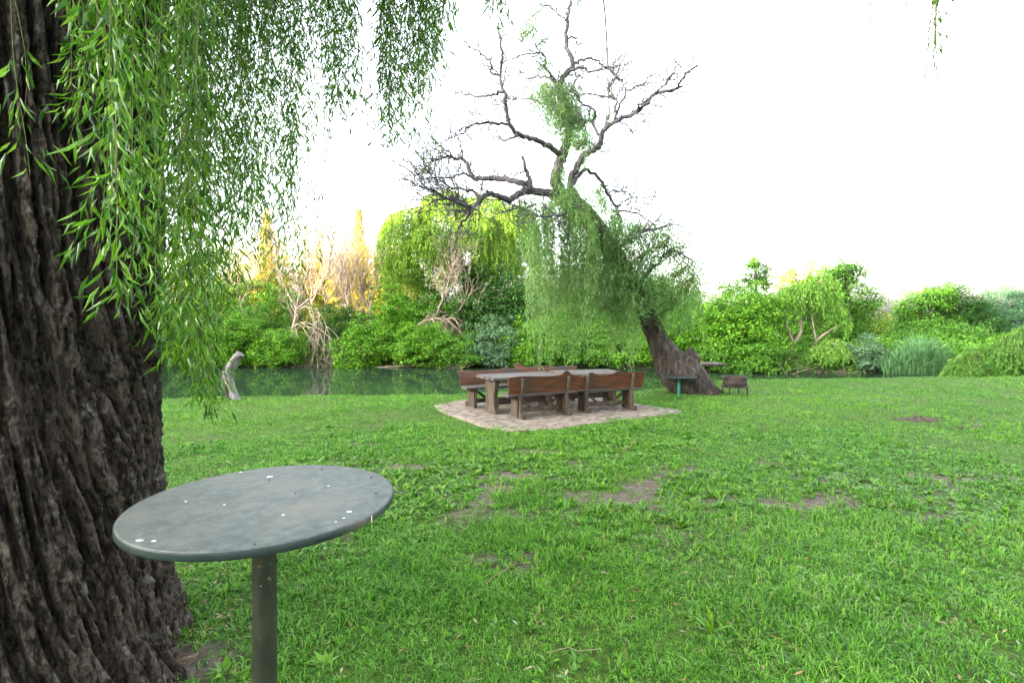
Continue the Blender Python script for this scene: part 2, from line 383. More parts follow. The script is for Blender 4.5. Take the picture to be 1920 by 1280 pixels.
# unseen ridge added behind the viewpoint to keep the low sun off the lawn
SUN_AZ = math.radians(240); SUN_EL = math.radians(9)     # clockwise from +Y
sd = np.array([math.sin(SUN_AZ), math.cos(SUN_AZ)])      # ground direction towards the sun
side = np.array([-sd[1], sd[0]])
s_ = np.linspace(-190, 190, 240); t_ = np.linspace(45, 150, 34)
S, T = np.meshgrid(s_, t_)
prof = np.exp(-((T-75)/20)**2)*np.clip((205-np.abs(S))/60, 0, 1)
crest = np.interp(S, [-190, -60, -40, -34, -31, -25, -18, -15.5, -12, 30, 190], [13, 14, 14.8, 20.0, 22.3, 22.3, 22.0, 23.5, 27.5, 28, 24])  # crest heights shaped to set which treetops catch the sun
HZ = prof*(crest+1.6*(n2(S, T, .2, 22)-.5))-.6
XY = sd[None, None]*T[..., None]+side[None, None]*S[..., None]
k = (np.arange(33)[:, None]*240+np.arange(239)[None]).ravel()
hl = MB().add(np.concatenate([XY, HZ[..., None]], -1), np.stack([k, k+1, k+241, k+240], -1), 0, True).build('shade_ridge', M['shade_ridge_green'])
tag(hl, kind='structure')

# ------------------------------------------------------------------ grass and weeds
def visible(x, y):                     # the ground the photograph and a step to either side can see
    return (np.abs(x) < y*1.06+3.2) & (y < near_bank(x)+.35)
def scatter(rs, n, d0, d1, power):
    """points whose density falls with distance like d**-power"""
    e = 2-power
    d = (d0**e+rs.rand(n)*(d1**e-d0**e))**(1/e); a = rs.uniform(-.98, .98, n)
    return d*np.sin(a), d*np.cos(a), d
def no_trunk(x, y): return np.hypot(x+2.6, y-2.6) > .78

def grass_field():
    rs = RS(1); mb = MB()
    def blades(x, y, d, L, W, th, lean):
        n = len(x); z = height(x, y)
        dr = np.stack([np.cos(th), np.sin(th), np.zeros(n)], -1); up = np.array([0, 0, 1.0])
        tw = th+rs.normal(0, .6, n)
        sd_ = np.stack([-np.sin(tw), np.cos(tw), np.zeros(n)], -1)
        p0 = np.stack([x, y, z-.006], -1)
        near = d < 9
        for sel, full in ((near, True), (~near, False)):
            P, DR, SD = p0[sel], dr[sel], sd_[sel]; l = L[sel][:, None]; ww = W[sel][:, None]; le = lean[sel][:, None]; k = len(P)
            if not k: continue
            mid = P+up*l*.6+DR*l*le*.3; tip = P+up*l*(1-.35*le)+DR*l*le*.95
            i = np.arange(k)[:, None]
            if full:
                v = np.stack([P-SD*ww/2, P+SD*ww/2, mid+SD*ww*.42, mid-SD*ww*.42, tip], 1).reshape(-1, 3)
                mb.add(v, i*5+np.array([[0, 1, 2, 3]])); mb.f.append((i*5+np.array([[3, 2, 4]])+mb.n-len(v), 0, False))
            else:
                v = np.stack([P-SD*ww/2, P+SD*ww/2, tip], 1).reshape(-1, 3)
                mb.add(v, i*3+np.array([[0, 1, 2]]))
    def keep(x, y): return visible(x, y) & ~in_pav(x+.42*(n2(x, y, 2.6, 37)-.5), y+.42*(n2(x, y, 2.6, 38)-.5), -.07) & no_trunk(x, y)
    # short carpet
    n = 760000; x, y, d = scatter(rs, n, 1.9, 26, 1.3); m = keep(x, y)
    dens = n2(x, y, 3.0, 31)*.5+n2(x, y, 9, 32)*.5
    m &= rs.rand(n) < (1-bareness(x, y)*.93)*np.clip((dens-.30)*3.2+np.clip((d-5)*.12, 0, .8), .06, 1)
    x, y, d = x[m], y[m], d[m]; n = len(x)
    L = (.022+.03*rs.rand(n)**1.5)*(.6+.8*n2(x, y, 1.6, 33)); W = np.minimum((.0034+.0009*np.maximum(d-2.5, 0))*(.7+.7*rs.rand(n)), .015)
    blades(x, y, d, L, W, rs.rand(n)*6.28, rs.uniform(.5, 1.9, n))
    # tufts: blades fanning out of one crown
    n = 72000; x, y, d = scatter(rs, n, 1.9, 24, 1.35); m = keep(x, y)
    tall = np.clip((n2(x, y, 1.1, 34)*.6+n2(x, y, 3.3, 35)*.4-.36)*3.2, 0, 1)
    m &= rs.rand(n) < (1-bareness(x, y)*.8)*(.25+.75*tall)
    x, y, d, tall = x[m], y[m], d[m], tall[m]; k = 9; n = len(x)*k
    sz = np.repeat((.6+.8*rs.rand(len(x)))*(.55+.6*tall), k); th = rs.rand(n)*6.28; r = np.abs(rs.normal(0, .016, n))*sz
    X_, Y_, D_ = np.repeat(x, k)+r*np.cos(th), np.repeat(y, k)+r*np.sin(th), np.repeat(d, k)
    L = sz*(.035+.05*rs.rand(n)); W = np.minimum((.0048+.0008*np.maximum(D_-2.5, 0))*(.7+.6*rs.rand(n)), .015)
    blades(X_, Y_, D_, L, W, th+rs.normal(0, .5, n), rs.uniform(.4, 1.6, n))
    return mb
go = grass_field().build('grass', M['grass'])
tag(go, 'short green lawn grass with thin worn patches', 'grass', kind='stuff')

def rosette(mb, rs, x, y, n, L, W, up=.5, mat=0):
    z = float(height(np.array([x]), np.array([y]))[0])
    th = rs.rand(n)*2*PI; el = rs.uniform(.15, 1.1, n)*up+.1
    d = np.stack([np.cos(th)*np.cos(el), np.sin(th)*np.cos(el), np.sin(el)], -1)
    nr = np.stack([-np.cos(th)*np.sin(el), -np.sin(th)*np.sin(el), np.cos(el)], -1)+rs.normal(0, .25, (n, 3))
    pos = np.array([x, y, z])+d*[[.01, .01, 0]]
    leaves(mb, pos, d, nr, L*rs.uniform(.6, 1.15, n), W*rs.uniform(.7, 1.2, n), mat, True, .22)
def weeds():
    rs = RS(7); mb = MB(); k = 0
    while k < 3300:
        if rs.rand() < .6:
            x = rs.uniform(-2.7, 5.5); y = rs.normal(5.6+.05*x, 1.0)
        else:
            x = rs.uniform(-3.5, 6.5); y = rs.uniform(2.3, 9)
        if y < 1.9 or abs(x) > y*1.1+1.2 or not no_trunk(x, y) or in_pav(np.array(x), np.array(y), .02): continue
        if n2(np.array([x]), np.array([y]), 1.5, 41)[0] < .38: continue
        rosette(mb, rs, x, y, rs.randint(6, 15), rs.uniform(.05, .12)*(1.15 if y > 4.5 else .75)*float(np.clip(1.25-.14*max(x, 0), .6, 1)), rs.uniform(.016, .032), rs.uniform(.25, 1.2)); k += 1
    n = 620; x, y, d = scatter(rs, n, 2.0, 11, 1.3); m = visible(x, y) & no_trunk(x, y) & ~in_pav(x, y) & (n2(x, y, 1.4, 43) > .45); x, y = x[m], y[m]; n = len(x)
    leaves(mb, np.c_[x, y, height(x, y)+rs.uniform(.012, .04, n)], rs.normal(0, 1, (n, 3))*[1, 1, .25], np.array([[0, 0, 1]])+rs.normal(0, .4, (n, 3)), rs.uniform(.03, .065, n), rs.uniform(.012, .026, n), 1, True, .25)
    return mb
wo = weeds().build('weeds', [M['weed'], M['weed_pale']])
tag(wo, 'low rosettes of broad leaved weeds in the worn lawn', 'weeds', kind='stuff')

def litter():
    rs = RS(9); mb = MB(); n = 900
    x, y, d = scatter(rs, n, 2.0, 11, 1.2)
    m = no_trunk(x, y) & visible(x, y) & ~in_pav(x, y)
    x, y = x[m], y[m]
    a = rs.rand(260)*2*PI; r = .8+np.abs(rs.normal(0, .3, 260))
    x = np.r_[x, -2.6+r*np.cos(a)]; y = np.r_[y, 2.6+r*np.sin(a)]; n = len(x)
    p = np.stack([x, y, height(x, y)+.02+.012*rs.rand(n)], -1)
    d = rand_unit(rs, n)*[[1, 1, .25]]; nr = np.array([[0, 0, 1]])+rs.normal(0, .35, (n, 3))
    leaves(mb, p, d, nr, rs.uniform(.03, .07, n), rs.uniform(.006, .016, n), 0, True, .15)
    for q in range(70):                                   # straw stalks
        x0, y0, dd = (c[0] for c in scatter(rs, 1, 2.2, 9, 1.0))
        if not no_trunk(x0, y0) or in_pav(np.array(x0), np.array(y0)): continue
        an = rs.rand()*2*PI; l = rs.uniform(.06, .25); z0 = float(height(np.array([x0]), np.array([y0]))[0])+.035
        pts = [(x0+math.cos(an)*l*t+.02*rs.normal(), y0+math.sin(an)*l*t+.02*rs.normal(), z0+.03*math.sin(t*3)*rs.rand()) for t in (0, .35, .7, 1)]
        tube(mb, pts, .0016+.0006*rs.rand(), 4)
    return mb
lo = litter().build('leaf_litter', M['dry'])
tag(lo, 'dry leaves and straw scattered over the lawn', 'leaf litter', kind='stuff')

def weed_plant(u, v, label, n, L, W, up, mat='weed', seed=0):
    Yd = F*CAMZ/(v-HV); p = at(u, v, Yd); rs = RS(seed); mb = MB()
    rosette(mb, rs, p[0], p[1], n, L, W, up)
    mb.v = [q-np.array([p[0], p[1], 0]) for q in mb.v]
    o = mb.build('weed_plant', M[mat]); o.location = (p[0], p[1], 0)
    return tag(o, label, 'weed', 'single weeds in the lawn')
weed_plant(1332, 1185, 'tall upright weed with broad yellow green leaves in the near grass', 16, .13, .03, 1.5, seed=1)
weed_plant(610, 1240, 'leafy weed at the right of the round table post', 14, .09, .035, .7, seed=2)
weed_plant(1345, 905, 'lush weed tuft at the right end of the worn band', 20, .15, .03, 1.2, seed=3)
weed_plant(1130, 915, 'weed rosette beside the bare soil in the middle of the lawn', 18, .13, .03, 1.0, seed=4)
weed_plant(1470, 1230, 'pale flat weed leaves low in the grass at the bottom', 11, .07, .03, .35, 'reed', seed=5)
weed_plant(425, 1255, 'broad leaved weed growing between the trunk foot and the table post', 14, .09, .04, .6, 'weed', seed=6)

# clods and twigs on the lawn
def mound(u, v, r, label, seed):
    Yd = F*CAMZ/(v-HV); p = at(u, v, Yd); n, m = 40, 14
    th = np.arange(n)/n*2*PI; rr = np.linspace(.02, 1, m); TH, RR = np.meshgrid(th, rr)
    ed = 1+.5*(n2(np.cos(TH)*1.5, np.sin(TH)*1.5, 1.0, seed)-.5)
    x, y = RR*ed*np.cos(TH)*r*1.8, RR*ed*np.sin(TH)*r
    z = np.clip(n2(x, y, 9, seed+1)*.7+n2(x, y, 23, seed+2)*.5-.44-.25*RR, -.12, 1)*.16+.004
    z[-1] = -.03
    k = np.arange(m-1)[:, None]*n; j = np.arange(n)[None]
    o = MB().add(np.stack([x, y, z], -1), np.stack([k+j, k+(j+1) % n, k+n+(j+1) % n, k+n+j], -1).reshape(-1, 4)[:, ::-1], 0, False).build('soil_mound', M['soil'])
    o.location = (p[0], p[1], float(height(p[0:1], p[1:2])[0]))
    tag(o, label, 'soil mound', 'mounds of turned earth on the lawn')
mound(1722, 785, .3, 'wide patch of dark turned clods on the right of the lawn', 3)
mound(1815, 800, .15, 'small dark clod right of the wide patch of turned earth', 4)
def twig(u0, v0, u1, v1, r, label, seed, side_=True):
    rs = RS(seed); p, q = (at(u, v, F*CAMZ/(v-HV)) for u, v in ((u0, v0), (u1, v1)))
    t = np.linspace(0, 1, 8)[:, None]; P = p*(1-t)+q*t; l = np.linalg.norm(q-p)
    P[:, :2] += rs.normal(0, .035*l, (8, 2)); P[:, 2] = height(P[:, 0], P[:, 1])+.035+.01*rs.rand(8)
    c = P[0].copy(); mb = MB(); tube(mb, P-c, np.linspace(r, r*.4, 8), 5)
    if side_: tube(mb, [P[3]-c, P[3]-c+np.array([.1, .06, .03])*l*2, P[3]-c+np.array([.2, .05, .04])*l*2], [r*.6, r*.45, r*.25], 4)
    o = mb.build('fallen_twig', M['twig']); o.location = c
    tag(o, label, 'twig', 'twigs fallen on the lawn')
twig(1165, 848, 1190, 822, .007, 'thin pale twig lying on the lawn below the paving', 1)
twig(1145, 968, 1178, 952, .006, 'short straw coloured twig on the near lawn below the bare soil', 2, False)
twig(895, 1110, 990, 1050, .005, 'long thin twig on the grass right of the round table', 3)
twig(290, 1262, 375, 1235, .012, 'thick dry twig lying at the foot of the big trunk', 4)

# ------------------------------------------------------------------ furniture
def round_table():
    H = .66; R = .697*H; zt = CAMZ-H
    t = thing('round_table', 'round grey green pedestal table beside the big willow trunk', 'table', (-1.395*H, 2.953*H, 0))
    n = 96; th = np.arange(n)/n*2*PI; mb = MB()
    prof = [(0.001, 0), (R*.5, 0), (R-.005, 0), (R-.002, -.0008), (R-.0005, -.003)]
    V = np.array([[(r*math.cos(q), r*math.sin(q), zt+z) for q in th] for r, z in prof]).reshape(-1, 3)
    j = np.arange(n)[None]; k = np.arange(len(prof)-1)[:, None]*n
    mb.add(V, np.stack([k+j, k+(j+1) % n, k+n+(j+1) % n, k+n+j], -1).reshape(-1, 4)[:, ::-1], 0, True)
    top = mb.build('tabletop', M['top_paint'], t)
    mb = MB(); prof = [(R-.0005, -.003), (R+.0015, -.0035), (R+.0025, -.005), (R+.0025, -.025), (R+.001, -.028), (R-.03, -.030), (.03, -.030)]
    V = np.array([[(r*math.cos(q), r*math.sin(q), zt+z) for q in th] for r, z in prof]).reshape(-1, 3); k = np.arange(len(prof)-1)[:, None]*n
    mb.add(V, np.stack([k+j, k+(j+1) % n, k+n+(j+1) % n, k+n+j], -1).reshape(-1, 4)[:, ::-1], 0, True)
    rim = mb.build('edge_band', M['rim_paint'], t)
    mb = MB()                                                   # pale joint in the band
    box(mb, ((R+.002)*math.cos(-.35), (R+.002)*math.sin(-.35), zt-.017), (.003, .003, .022), rz=-.35)
    mb.build('joint', M['white'], rim)
    mb = MB(); pts = [(-.012, 0, -.15), (-.012, 0, .5), (-.012, 0, zt-.05), (-.012, 0, zt-.0305)]
    tube(mb, pts, .0435, 32, 0, True, cap=False)
    mb.build('post', M['post_paint'], t)
    mb = MB(); tube(mb, [(-.012, 0, zt-.045), (-.012, 0, zt-.0302)], .10, 24, 0, False); mb.build('mounting_plate', M['rim_paint'], t)
    rs = RS(3)
    def spot(u, v, s, asp):
        s *= .72
        Yd = F*H/(v-HV); p = at(u, v, Yd)-np.array([-1.395*H, 2.953*H, 0]); m = 11; mb = MB()
        a_ = np.arange(m)/m*2*PI; r = s*(.65+.6*rs.rand(m)); ring = np.c_[p[0]+r*np.cos(a_)*asp, p[1]+r*np.sin(a_), np.full(m, zt+.0006)]
        c = np.array([[p[0], p[1], zt+.0022]])
        mb.add(np.vstack([ring, c]), [(q, (q+1) % m, m) for q in range(m)], 0, True)
        mb.build('dropping', M['white'], t)
    for a in ((261, 1013, .011, 1.5), (288, 1014, .008, 1.4), (506, 893, .012, 1.7), (451, 885, .008, 1.6), (348, 940, .006, 1.4), (655, 959, .009, 1.6), (645, 971, .005, 1.5), (421, 946, .005, 1.5), (616, 911, .005, 1.5), (531, 965, .006, 1.5), (630, 978, .004, 1.4)): spot(*a)
    def bit(u, v, s):
        Yd = F*H/(v-HV); p = at(u, v, Yd)-np.array([-1.395*H, 2.953*H, 0]); mb = MB()
        tube(mb, [(p[0]-s, p[1], zt+.002), (p[0], p[1]+.001, zt+.005), (p[0]+s, p[1], zt+.002)], [.001, s*.6, .001], 6)
        mb.build('seed', M['bark_dark'], t)
    for a in ((603, 881, .0045), (505, 901, .004), (554, 926, .0035), (705, 926, .004), (696, 896, .005), (477, 1022, .004)): bit(*a)
round_table()

def plank(mb, x0, x1, edge_top, z0, y0, thick, tilt, mat=0, k=40, ends=(0, 0)):
    """upright plank along x with a free-form upper edge; tilt leans it back (towards -y)"""
    xs_ = np.linspace(x0, x1, k); t = (xs_-x0)/(x1-x0)
    zt = edge_top(t)
    rows = []
    for y_, in ((-thick/2,), (thick/2,)):
        for f in (0, .5, 1):
            z = z0+(zt-z0)*f; xx = xs_+ends[0]*(1-t)*(f-.5)*2+ends[1]*t*(f-.5)*2
            rows.append(np.c_[xx, y0+y_-tilt*(z-z0), z])
    V = np.concatenate(rows); q = []
    def strip(a, b):
        for i in range(k-1): q.append((a*k+i, a*k+i+1, b*k+i+1, b*k+i))
    strip(0, 1); strip(1, 2); strip(2, 5); strip(5, 4); strip(4, 3); strip(3, 0)
    for e in (0, k-1):
        for a, b, c, d in ((0, 1, 4, 3), (1, 2, 5, 4)):
            f = [a*k+e, b*k+e, c*k+e, d*k+e]; q.append(f if e == 0 else f[::-1])
    mb.add(V, q, mat)

def hump(t, c, w, h): return h*np.exp(-((t-c)/w)**2)
EDGES = {
 'ear': lambda t: .775+.012*np.sin(t*9)+hump(t, .79, .05, .075)-.03*np.clip((t-.84)*12, 0, 1),
 'two_humps': lambda t: .735+hump(t, .23, .05, .055)+hump(t, .63, .09, .07)+.045*np.clip((t-.7)*8, 0, 1)-.02*np.clip((.2-t)*9, 0, 1),
 'corner_ear': lambda t: .745+.01*np.sin(t*7)+hump(t, .25, .035, .055),
 'rise': lambda t: .755+.02*t+hump(t, .93, .06, .085)+.012*np.sin(t*14),
}
def bench(label, loc, rz, edge, L=1.5, lx=.52, seed=0, left_short=0.0):
    rs = RS(seed)
    b = thing('picnic_bench', label, 'bench', loc, rz, 'benches around the picnic tables')
    mb = MB(); box(mb, (0, .06, .415), (L-.04, .34, .05), bev=.015); mb.build('seat', M['wood_grey'], b)
    mb = MB(); plank(mb, -L/2, L/2, EDGES[edge], .45, -.155, .035, .12, ends=(-.01, .02)); mb.build('backrest', M['wood_red'], b)
    for sx in (-1, 1):
        mb = MB(); x = sx*lx
        # slab leg: a plank on end, slightly splayed at the foot
        v = []
        for z, y0, y1 in ((0, -.10, .22), (.2, -.085, .20), (.39, -.09, .20)):
            v += [(x-.035, y0, z), (x+.035, y0, z), (x+.035, y1, z), (x-.035, y1, z)]
        q = [(r*4+i, r*4+(i+1) % 4, r*4+4+(i+1) % 4, r*4+4+i) for r in (0, 1) for i in range(4)]+[(8, 9, 10, 11), (3, 2, 1, 0)]
        mb.add(v, q); mb.build('leg', M['wood_leg'], b)
        mb = MB(); xp = x+.0
        pts = spline([(xp, -.155, .0), (xp+.01, -.15, .2), (xp, -.155, .4), (xp+.01, -.203, .6), (xp, -.225, .745)], 4)
        tube(mb, pts, np.interp(pts[:, 2], [0, .3, .5, .745], [.044, .036, .03, .034]), 6, 0, False, .12, seed); mb.build('back_post', M['wood_leg'], b)
        mb = MB(); box(mb, (x+.02, -.225, .045), (.09, .07, .09), rz=.2*sx); mb.build('foot_block', M['wood_leg'], b)
        mb = MB(); dx = .26
        box(mb, (x-sx*(.045+dx/2), .05, .265), (math.hypot(dx, .2)+.0, .05, .05), ry=math.atan2(.2, -sx*dx) if sx < 0 else PI-math.atan2(.2, dx)); mb.build('brace', M['wood_leg'], b)
    mb = MB(); box(mb, (0, .05, .125), (lx*2-.075, .06, .085), bev=.012); mb.build('stretcher', M['wood_leg'], b)
    return b
GA, GB = math.radians(25), math.radians(15)
def off(c, a, dx, dy): return (c[0]+dx*math.cos(a)-dy*math.sin(a), c[1]+dx*math.sin(a)+dy*math.cos(a), .022)
FL = (.55, 9.98, .022); FR = (1.93, 10.62, .022)
bench('wooden picnic bench with its back turned, at the left front, one ear on its backrest', FL, GA, 'ear', 1.52, .5, 1)
bench('wooden picnic bench with its back turned, at the right front, two humps on its backrest', FR, GB, 'two_humps', 1.5, .5, 2)
TL = off(FL, GA, -.1, .72); TR = off(FR, GB, -.12, .72)
bench('wooden picnic bench behind the left table, facing out with a rust red backrest', off(FL, GA, -.32, 1.5), GA+PI, 'corner_ear', 1.5, .52, 3)
bench('wooden picnic bench behind the tables under the willow, orange backrest with raised right corner', off(FR, GB, -.72, 1.5), GB+PI, 'corner_ear' if False else 'rise', 1.5, .52, 4)

def picnic_table(label, loc, rz, L, seed):
    rs = RS(seed); t = thing('picnic_table', label, 'table', loc, rz, 'plank picnic tables on the paving')
    n = 4; wd = .84/n
    for q in range(n):
        mb = MB(); box(mb, (rs.uniform(-.02, .02), -.42+wd*(q+.5), .69+rs.uniform(-.004, .004)), (L+rs.uniform(-.05, .05), wd-.012, .055), bev=.012); mb.build('top_plank', M['wood_grey'], t)
    for sx in (-1, 1):
        mb = MB(); x = sx*(L/2-.16)
        for_y = ((0, -.30, .30), (.12, -.24, .24), (.35, -.20, .20), (.66, -.27, .27)); v = []
        for z, y0, y1 in for_y: v += [(x-.045, y0, z), (x+.045, y0, z), (x+.045, y1, z), (x-.045, y1, z)]
        q = [(r*4+i, r*4+(i+1) % 4, r*4+4+(i+1) % 4, r*4+4+i) for r in range(3) for i in range(4)]+[(12, 13, 14, 15), (3, 2, 1, 0)]
        mb.add(v, q); mb.build('leg', M['wood_leg'], t)
    mb = MB(); box(mb, (0, 0, .2), (L-.42, .07, .12)); mb.build('stretcher', M['wood_dark'], t)
    return t
picnic_table('weathered grey plank picnic table, the left one of the pair on the paving', TL, GA, 1.55, 1)
picnic_table('weathered grey plank picnic table nearer the leaning willow, on the paving', TR, GB, 1.42, 2)

def brazier():
    b = at(1378, 742, 13.0); z = float(height(b[0:1], b[1:2])[0])
    t = thing('fire_drum', 'rusty cut down drum brazier on thin legs right of the leaning willow', 'brazier', (b[0], b[1], z))
    R = .285; n = 40; th = np.arange(n)/n*2*PI; j = np.arange(n)[None]
    def lathe(prof):
        V = np.array([[(r*math.cos(q), r*math.sin(q), h) for q in th] for r, h in prof]).reshape(-1, 3); k = np.arange(len(prof)-1)[:, None]*n
        return MB().add(V, np.stack([k+j, k+(j+1) % n, k+n+(j+1) % n, k+n+j], -1).reshape(-1, 4), 0, True)
    lathe([(.001, .23), (R-.01, .225), (R, .24), (R, .30), (R+.012, .315), (R, .33), (R, .43), (R+.012, .45), (R+.012, .47), (R-.012, .47), (R-.02, .44), (R-.02, .27), (.001, .265)]).build('drum', M['rust'], t)
    mb = MB()
    for a0 in np.arange(24)/24*2*PI: pass
    lathe([(R+.005, .205), (R+.055, .205), (R+.055, .225), (R+.005, .225), (R+.005, .205)]).build('stand_ring', M['rust'], t)
    for a0 in (.9, 2.3, 3.9, 5.4):
        mb = MB(); tube(mb, [((R+.03)*math.cos(a0), (R+.03)*math.sin(a0), -.03), ((R+.03)*math.cos(a0), (R+.03)*math.sin(a0), .206)], .018 if a0 > 3 else .014, 8); mb.build('leg', M['rust'], t)
    mb = MB(); tube(mb, [(R-.02, -.02, .46), (R+.03, -.02, .53), (R+.045, -.02, .58)], .012, 6); mb.build('handle', M['rust'], t)
brazier()

def post_table(name, label, u, v, Yd, ztop, r, pr, topm, postm, square=False, thick=.022):
    p = at(u, v, Yd); z = float(height(p[0:1], p[1:2])[0])
    t = thing(name, label, 'table', (p[0], p[1], z))
    mb = MB()
    if square:
        for q in range(4): box(mb, (0, -r*.75+r*.5*(q)+0, ztop-thick/2), (2*r, r*.5-.012, thick), bev=.01)
    else:
        tube(mb, [(0, 0, ztop-thick), (0, 0, ztop)], r, 40, 0, False)
    mb.build('tabletop', topm, t)
    mb = MB(); tube(mb, [(0, 0, -.1), (0, 0, ztop*.5), (0, 0, ztop-thick)], pr, 14, 0, True); mb.build('post', postm, t)
    return t
post_table('pedestal_table', 'small thin topped table on a bright green post before the leaning trunk', 1273, 738, 12.6, .50, .42, .032, M['rim_paint'], M['green_paint'])
post_table('rustic_table', 'small brown plank table on a dark post behind the leaning trunk', 1326, 716, 15.4, .62, .42, .055, M['wood_leg'], M['bark_dark'], True, .07)

def dead_trunk():
    b = at(438, 750, 12.2); z = float(height(b[0:1], b[1:2])[0])
    t = thing('dead_trunk', 'bare grey dead trunk leaning at the water edge left of the benches', 'dead tree', (b[0], b[1], z))
    P = np.array([at(u, v, 12.25) for u, v in ((446, 760), (442, 748), (435, 728), (428, 708), (430, 694), (441, 677), (452, 663))])-np.array([b[0], b[1], z])
    P = spline(P, 5); mb = MB(); tube(mb, P, np.interp(np.arange(len(P)), [0, 8, 14, 22, len(P)-1], [.105, .085, .1, .095, .09]), 22, 0, True, .34, 4)
    mb.build('trunk', M['dead_wood'], t)
    P = np.array([at(u, v, 12.42) for u, v in ((430, 752), (424, 730), (421, 705), (426, 690), (436, 680))])-np.array([b[0], b[1], z])
    mb = MB(); tube(mb, spline(P, 4), .07, 10, 0, True, .3, 6); mb.build('bark_strip', M['bark_grey'], t)
dead_trunk()

# ------------------------------------------------------------------ trees
def strands(mb, rs, anchors, lengths, out, spacing, leaf, width, twig_r, tm=0, lm=1, fold=True, sway=.06, arch=.35, spread=.75, drop=1.0, bare=0.0, curl=.15):
    """drooping willow shoots: thin twig plus alternate narrow leaves"""
    A = np.asarray(anchors, float); n = len(A); lengths = np.asarray(lengths, float); K = 9
    s = np.linspace(0, 1, K)[None, :, None]; o = np.asarray(out, float)[:, None]; Ln = lengths[:, None, None]
    ph = rs.rand(n, 1, 1)*6.28; sv = np.concatenate([np.cos(ph*3), np.sin(ph*3), np.zeros_like(ph)], -1)
    P = A[:, None]+o*arch*(1-(1-s)**2.5)+np.array([0, 0, -1])*Ln*s**1.08+sv*sway*np.sin(s*(4+3*rs.rand(n, 1, 1))+ph)*s*Ln.clip(.3, 2)
    for q in range(n):
        if twig_r > 0: tube(mb, P[q], np.linspace(twig_r, twig_r*.35, K), 3, tm, True, cap=False)
    per = np.maximum((lengths/spacing).astype(int), 3)
    idx = np.repeat(np.arange(n), per); m = len(idx)
    t = rs.rand(m)
    if bare: t = bare+(1-bare)*t
    x = t*(K-1); i0 = np.minimum(x.astype(int), K-2); fr = (x-i0)[:, None]
    pos = P[idx, i0]*(1-fr)+P[idx, i0+1]*fr
    tang = unit(P[idx, i0+1]-P[idx, i0])
    az = rs.rand(m)*6.28; sidev = np.stack([np.cos(az), np.sin(az), np.full(m, -.15)], -1)
    pos = pos+sidev*(rs.rand(m)**2)[:, None]*np.minimum(lengths[idx], 1.2)[:, None]*.07*drop
    d = unit(tang*rs.uniform(.5, 1.2, m)[:, None]+sidev*spread*rs.uniform(.5, 1.2, m)[:, None])
    nr = rand_unit(rs, m)+np.array([[0, 0, .6]])
    sz = rs.uniform(.6, 1.15, m)
    leaves(mb, pos, d, nr, leaf*sz, width*sz*rs.uniform(.8, 1.2, m), lm, fold, curl)
    return P

def branch_rec(mb, rs, p, d, L, r, depth, n=6, droop=0.0, split=(2, 3), ang=.55, ratio=.72, mat=0, ends=None, kink=.22, up=.12):
    k = 5; P = [np.array(p, float)]; d = unit(np.array(d, float))
    for i in range(k):
        d = unit(d+rs.normal(0, kink, 3)*.6+np.array([0, 0, up-droop*(i/k)])); P.append(P[-1]+d*L/k)
    P = np.array(P); tube(mb, P, np.linspace(r, r*.62, k+1), max(3, n), mat, True, cap=False)
    if ends is not None: ends.append((P[-1], d, depth))
    if depth <= 0: return
    for q in range(rs.randint(split[0], split[1]+1)):
        i = k if q == 0 else rs.randint(2, k+1)
        nd = unit(d+rand_unit(rs, 1)[0]*ang*rs.uniform(.7, 1.5))
        branch_rec(mb, rs, P[i], nd, L*ratio*rs.uniform(.75, 1.15), r*.6*rs.uniform(.7, 1), depth-1, n-1, droop, split, ang, ratio, mat, ends, kink, up)

def crown_leaves(mb, rs, blobs, clumps, per, cr, leaf, mat=0, flat=.6, hollow=.45, aspect=.5, elong=None):
    """leaf clumps in the outer volume of a few overlapping ellipsoids"""
    B = np.array(blobs, float); vol = B[:, 3]*B[:, 4]*B[:, 5]; vol = vol**.75
    bi = rs.choice(len(B), clumps, p=vol/vol.sum())
    d = rand_unit(rs, clumps); r = hollow+(1-hollow)*rs.rand(clumps)**.6
    r *= 1+.5*(vnoise(d*2.4+bi[:, None]*7.1, 5)-.45); r = np.where(rs.rand(clumps) < .1, r*rs.uniform(1.1, 1.35, clumps), r)
    cc = B[bi, :3]+d*B[bi, 3:]*r[:, None]
    csz = cr*rs.uniform(.5, 1.35, clumps); cn = np.maximum((per*(csz/cr)**1.5).astype(int), 4)
    idx = np.repeat(np.arange(clumps), cn); m = len(idx)
    off_ = rand_unit(rs, m)*(rs.rand(m)**.5)[:, None]*csz[idx][:, None]*np.array([1, 1, flat])
    pos = cc[idx]+off_
    outw = unit(pos-B[bi[idx], :3])
    nr = unit(outw*.6+np.array([0, 0, .7])+rs.normal(0, .55, (m, 3)))
    dr = unit(np.cross(nr, rand_unit(rs, m))+np.array([0, 0, -.25])) if elong is None else unit(rs.normal(0, .35, (m, 3))+np.array(elong))
    leaves(mb, pos, dr, nr, leaf*rs.uniform(.6, 1.3, m), leaf*aspect*rs.uniform(.7, 1.2, m), mat, False)
    return cc

def ground_z(x, y): return float(height(np.array([x]), np.array([y]))[0])

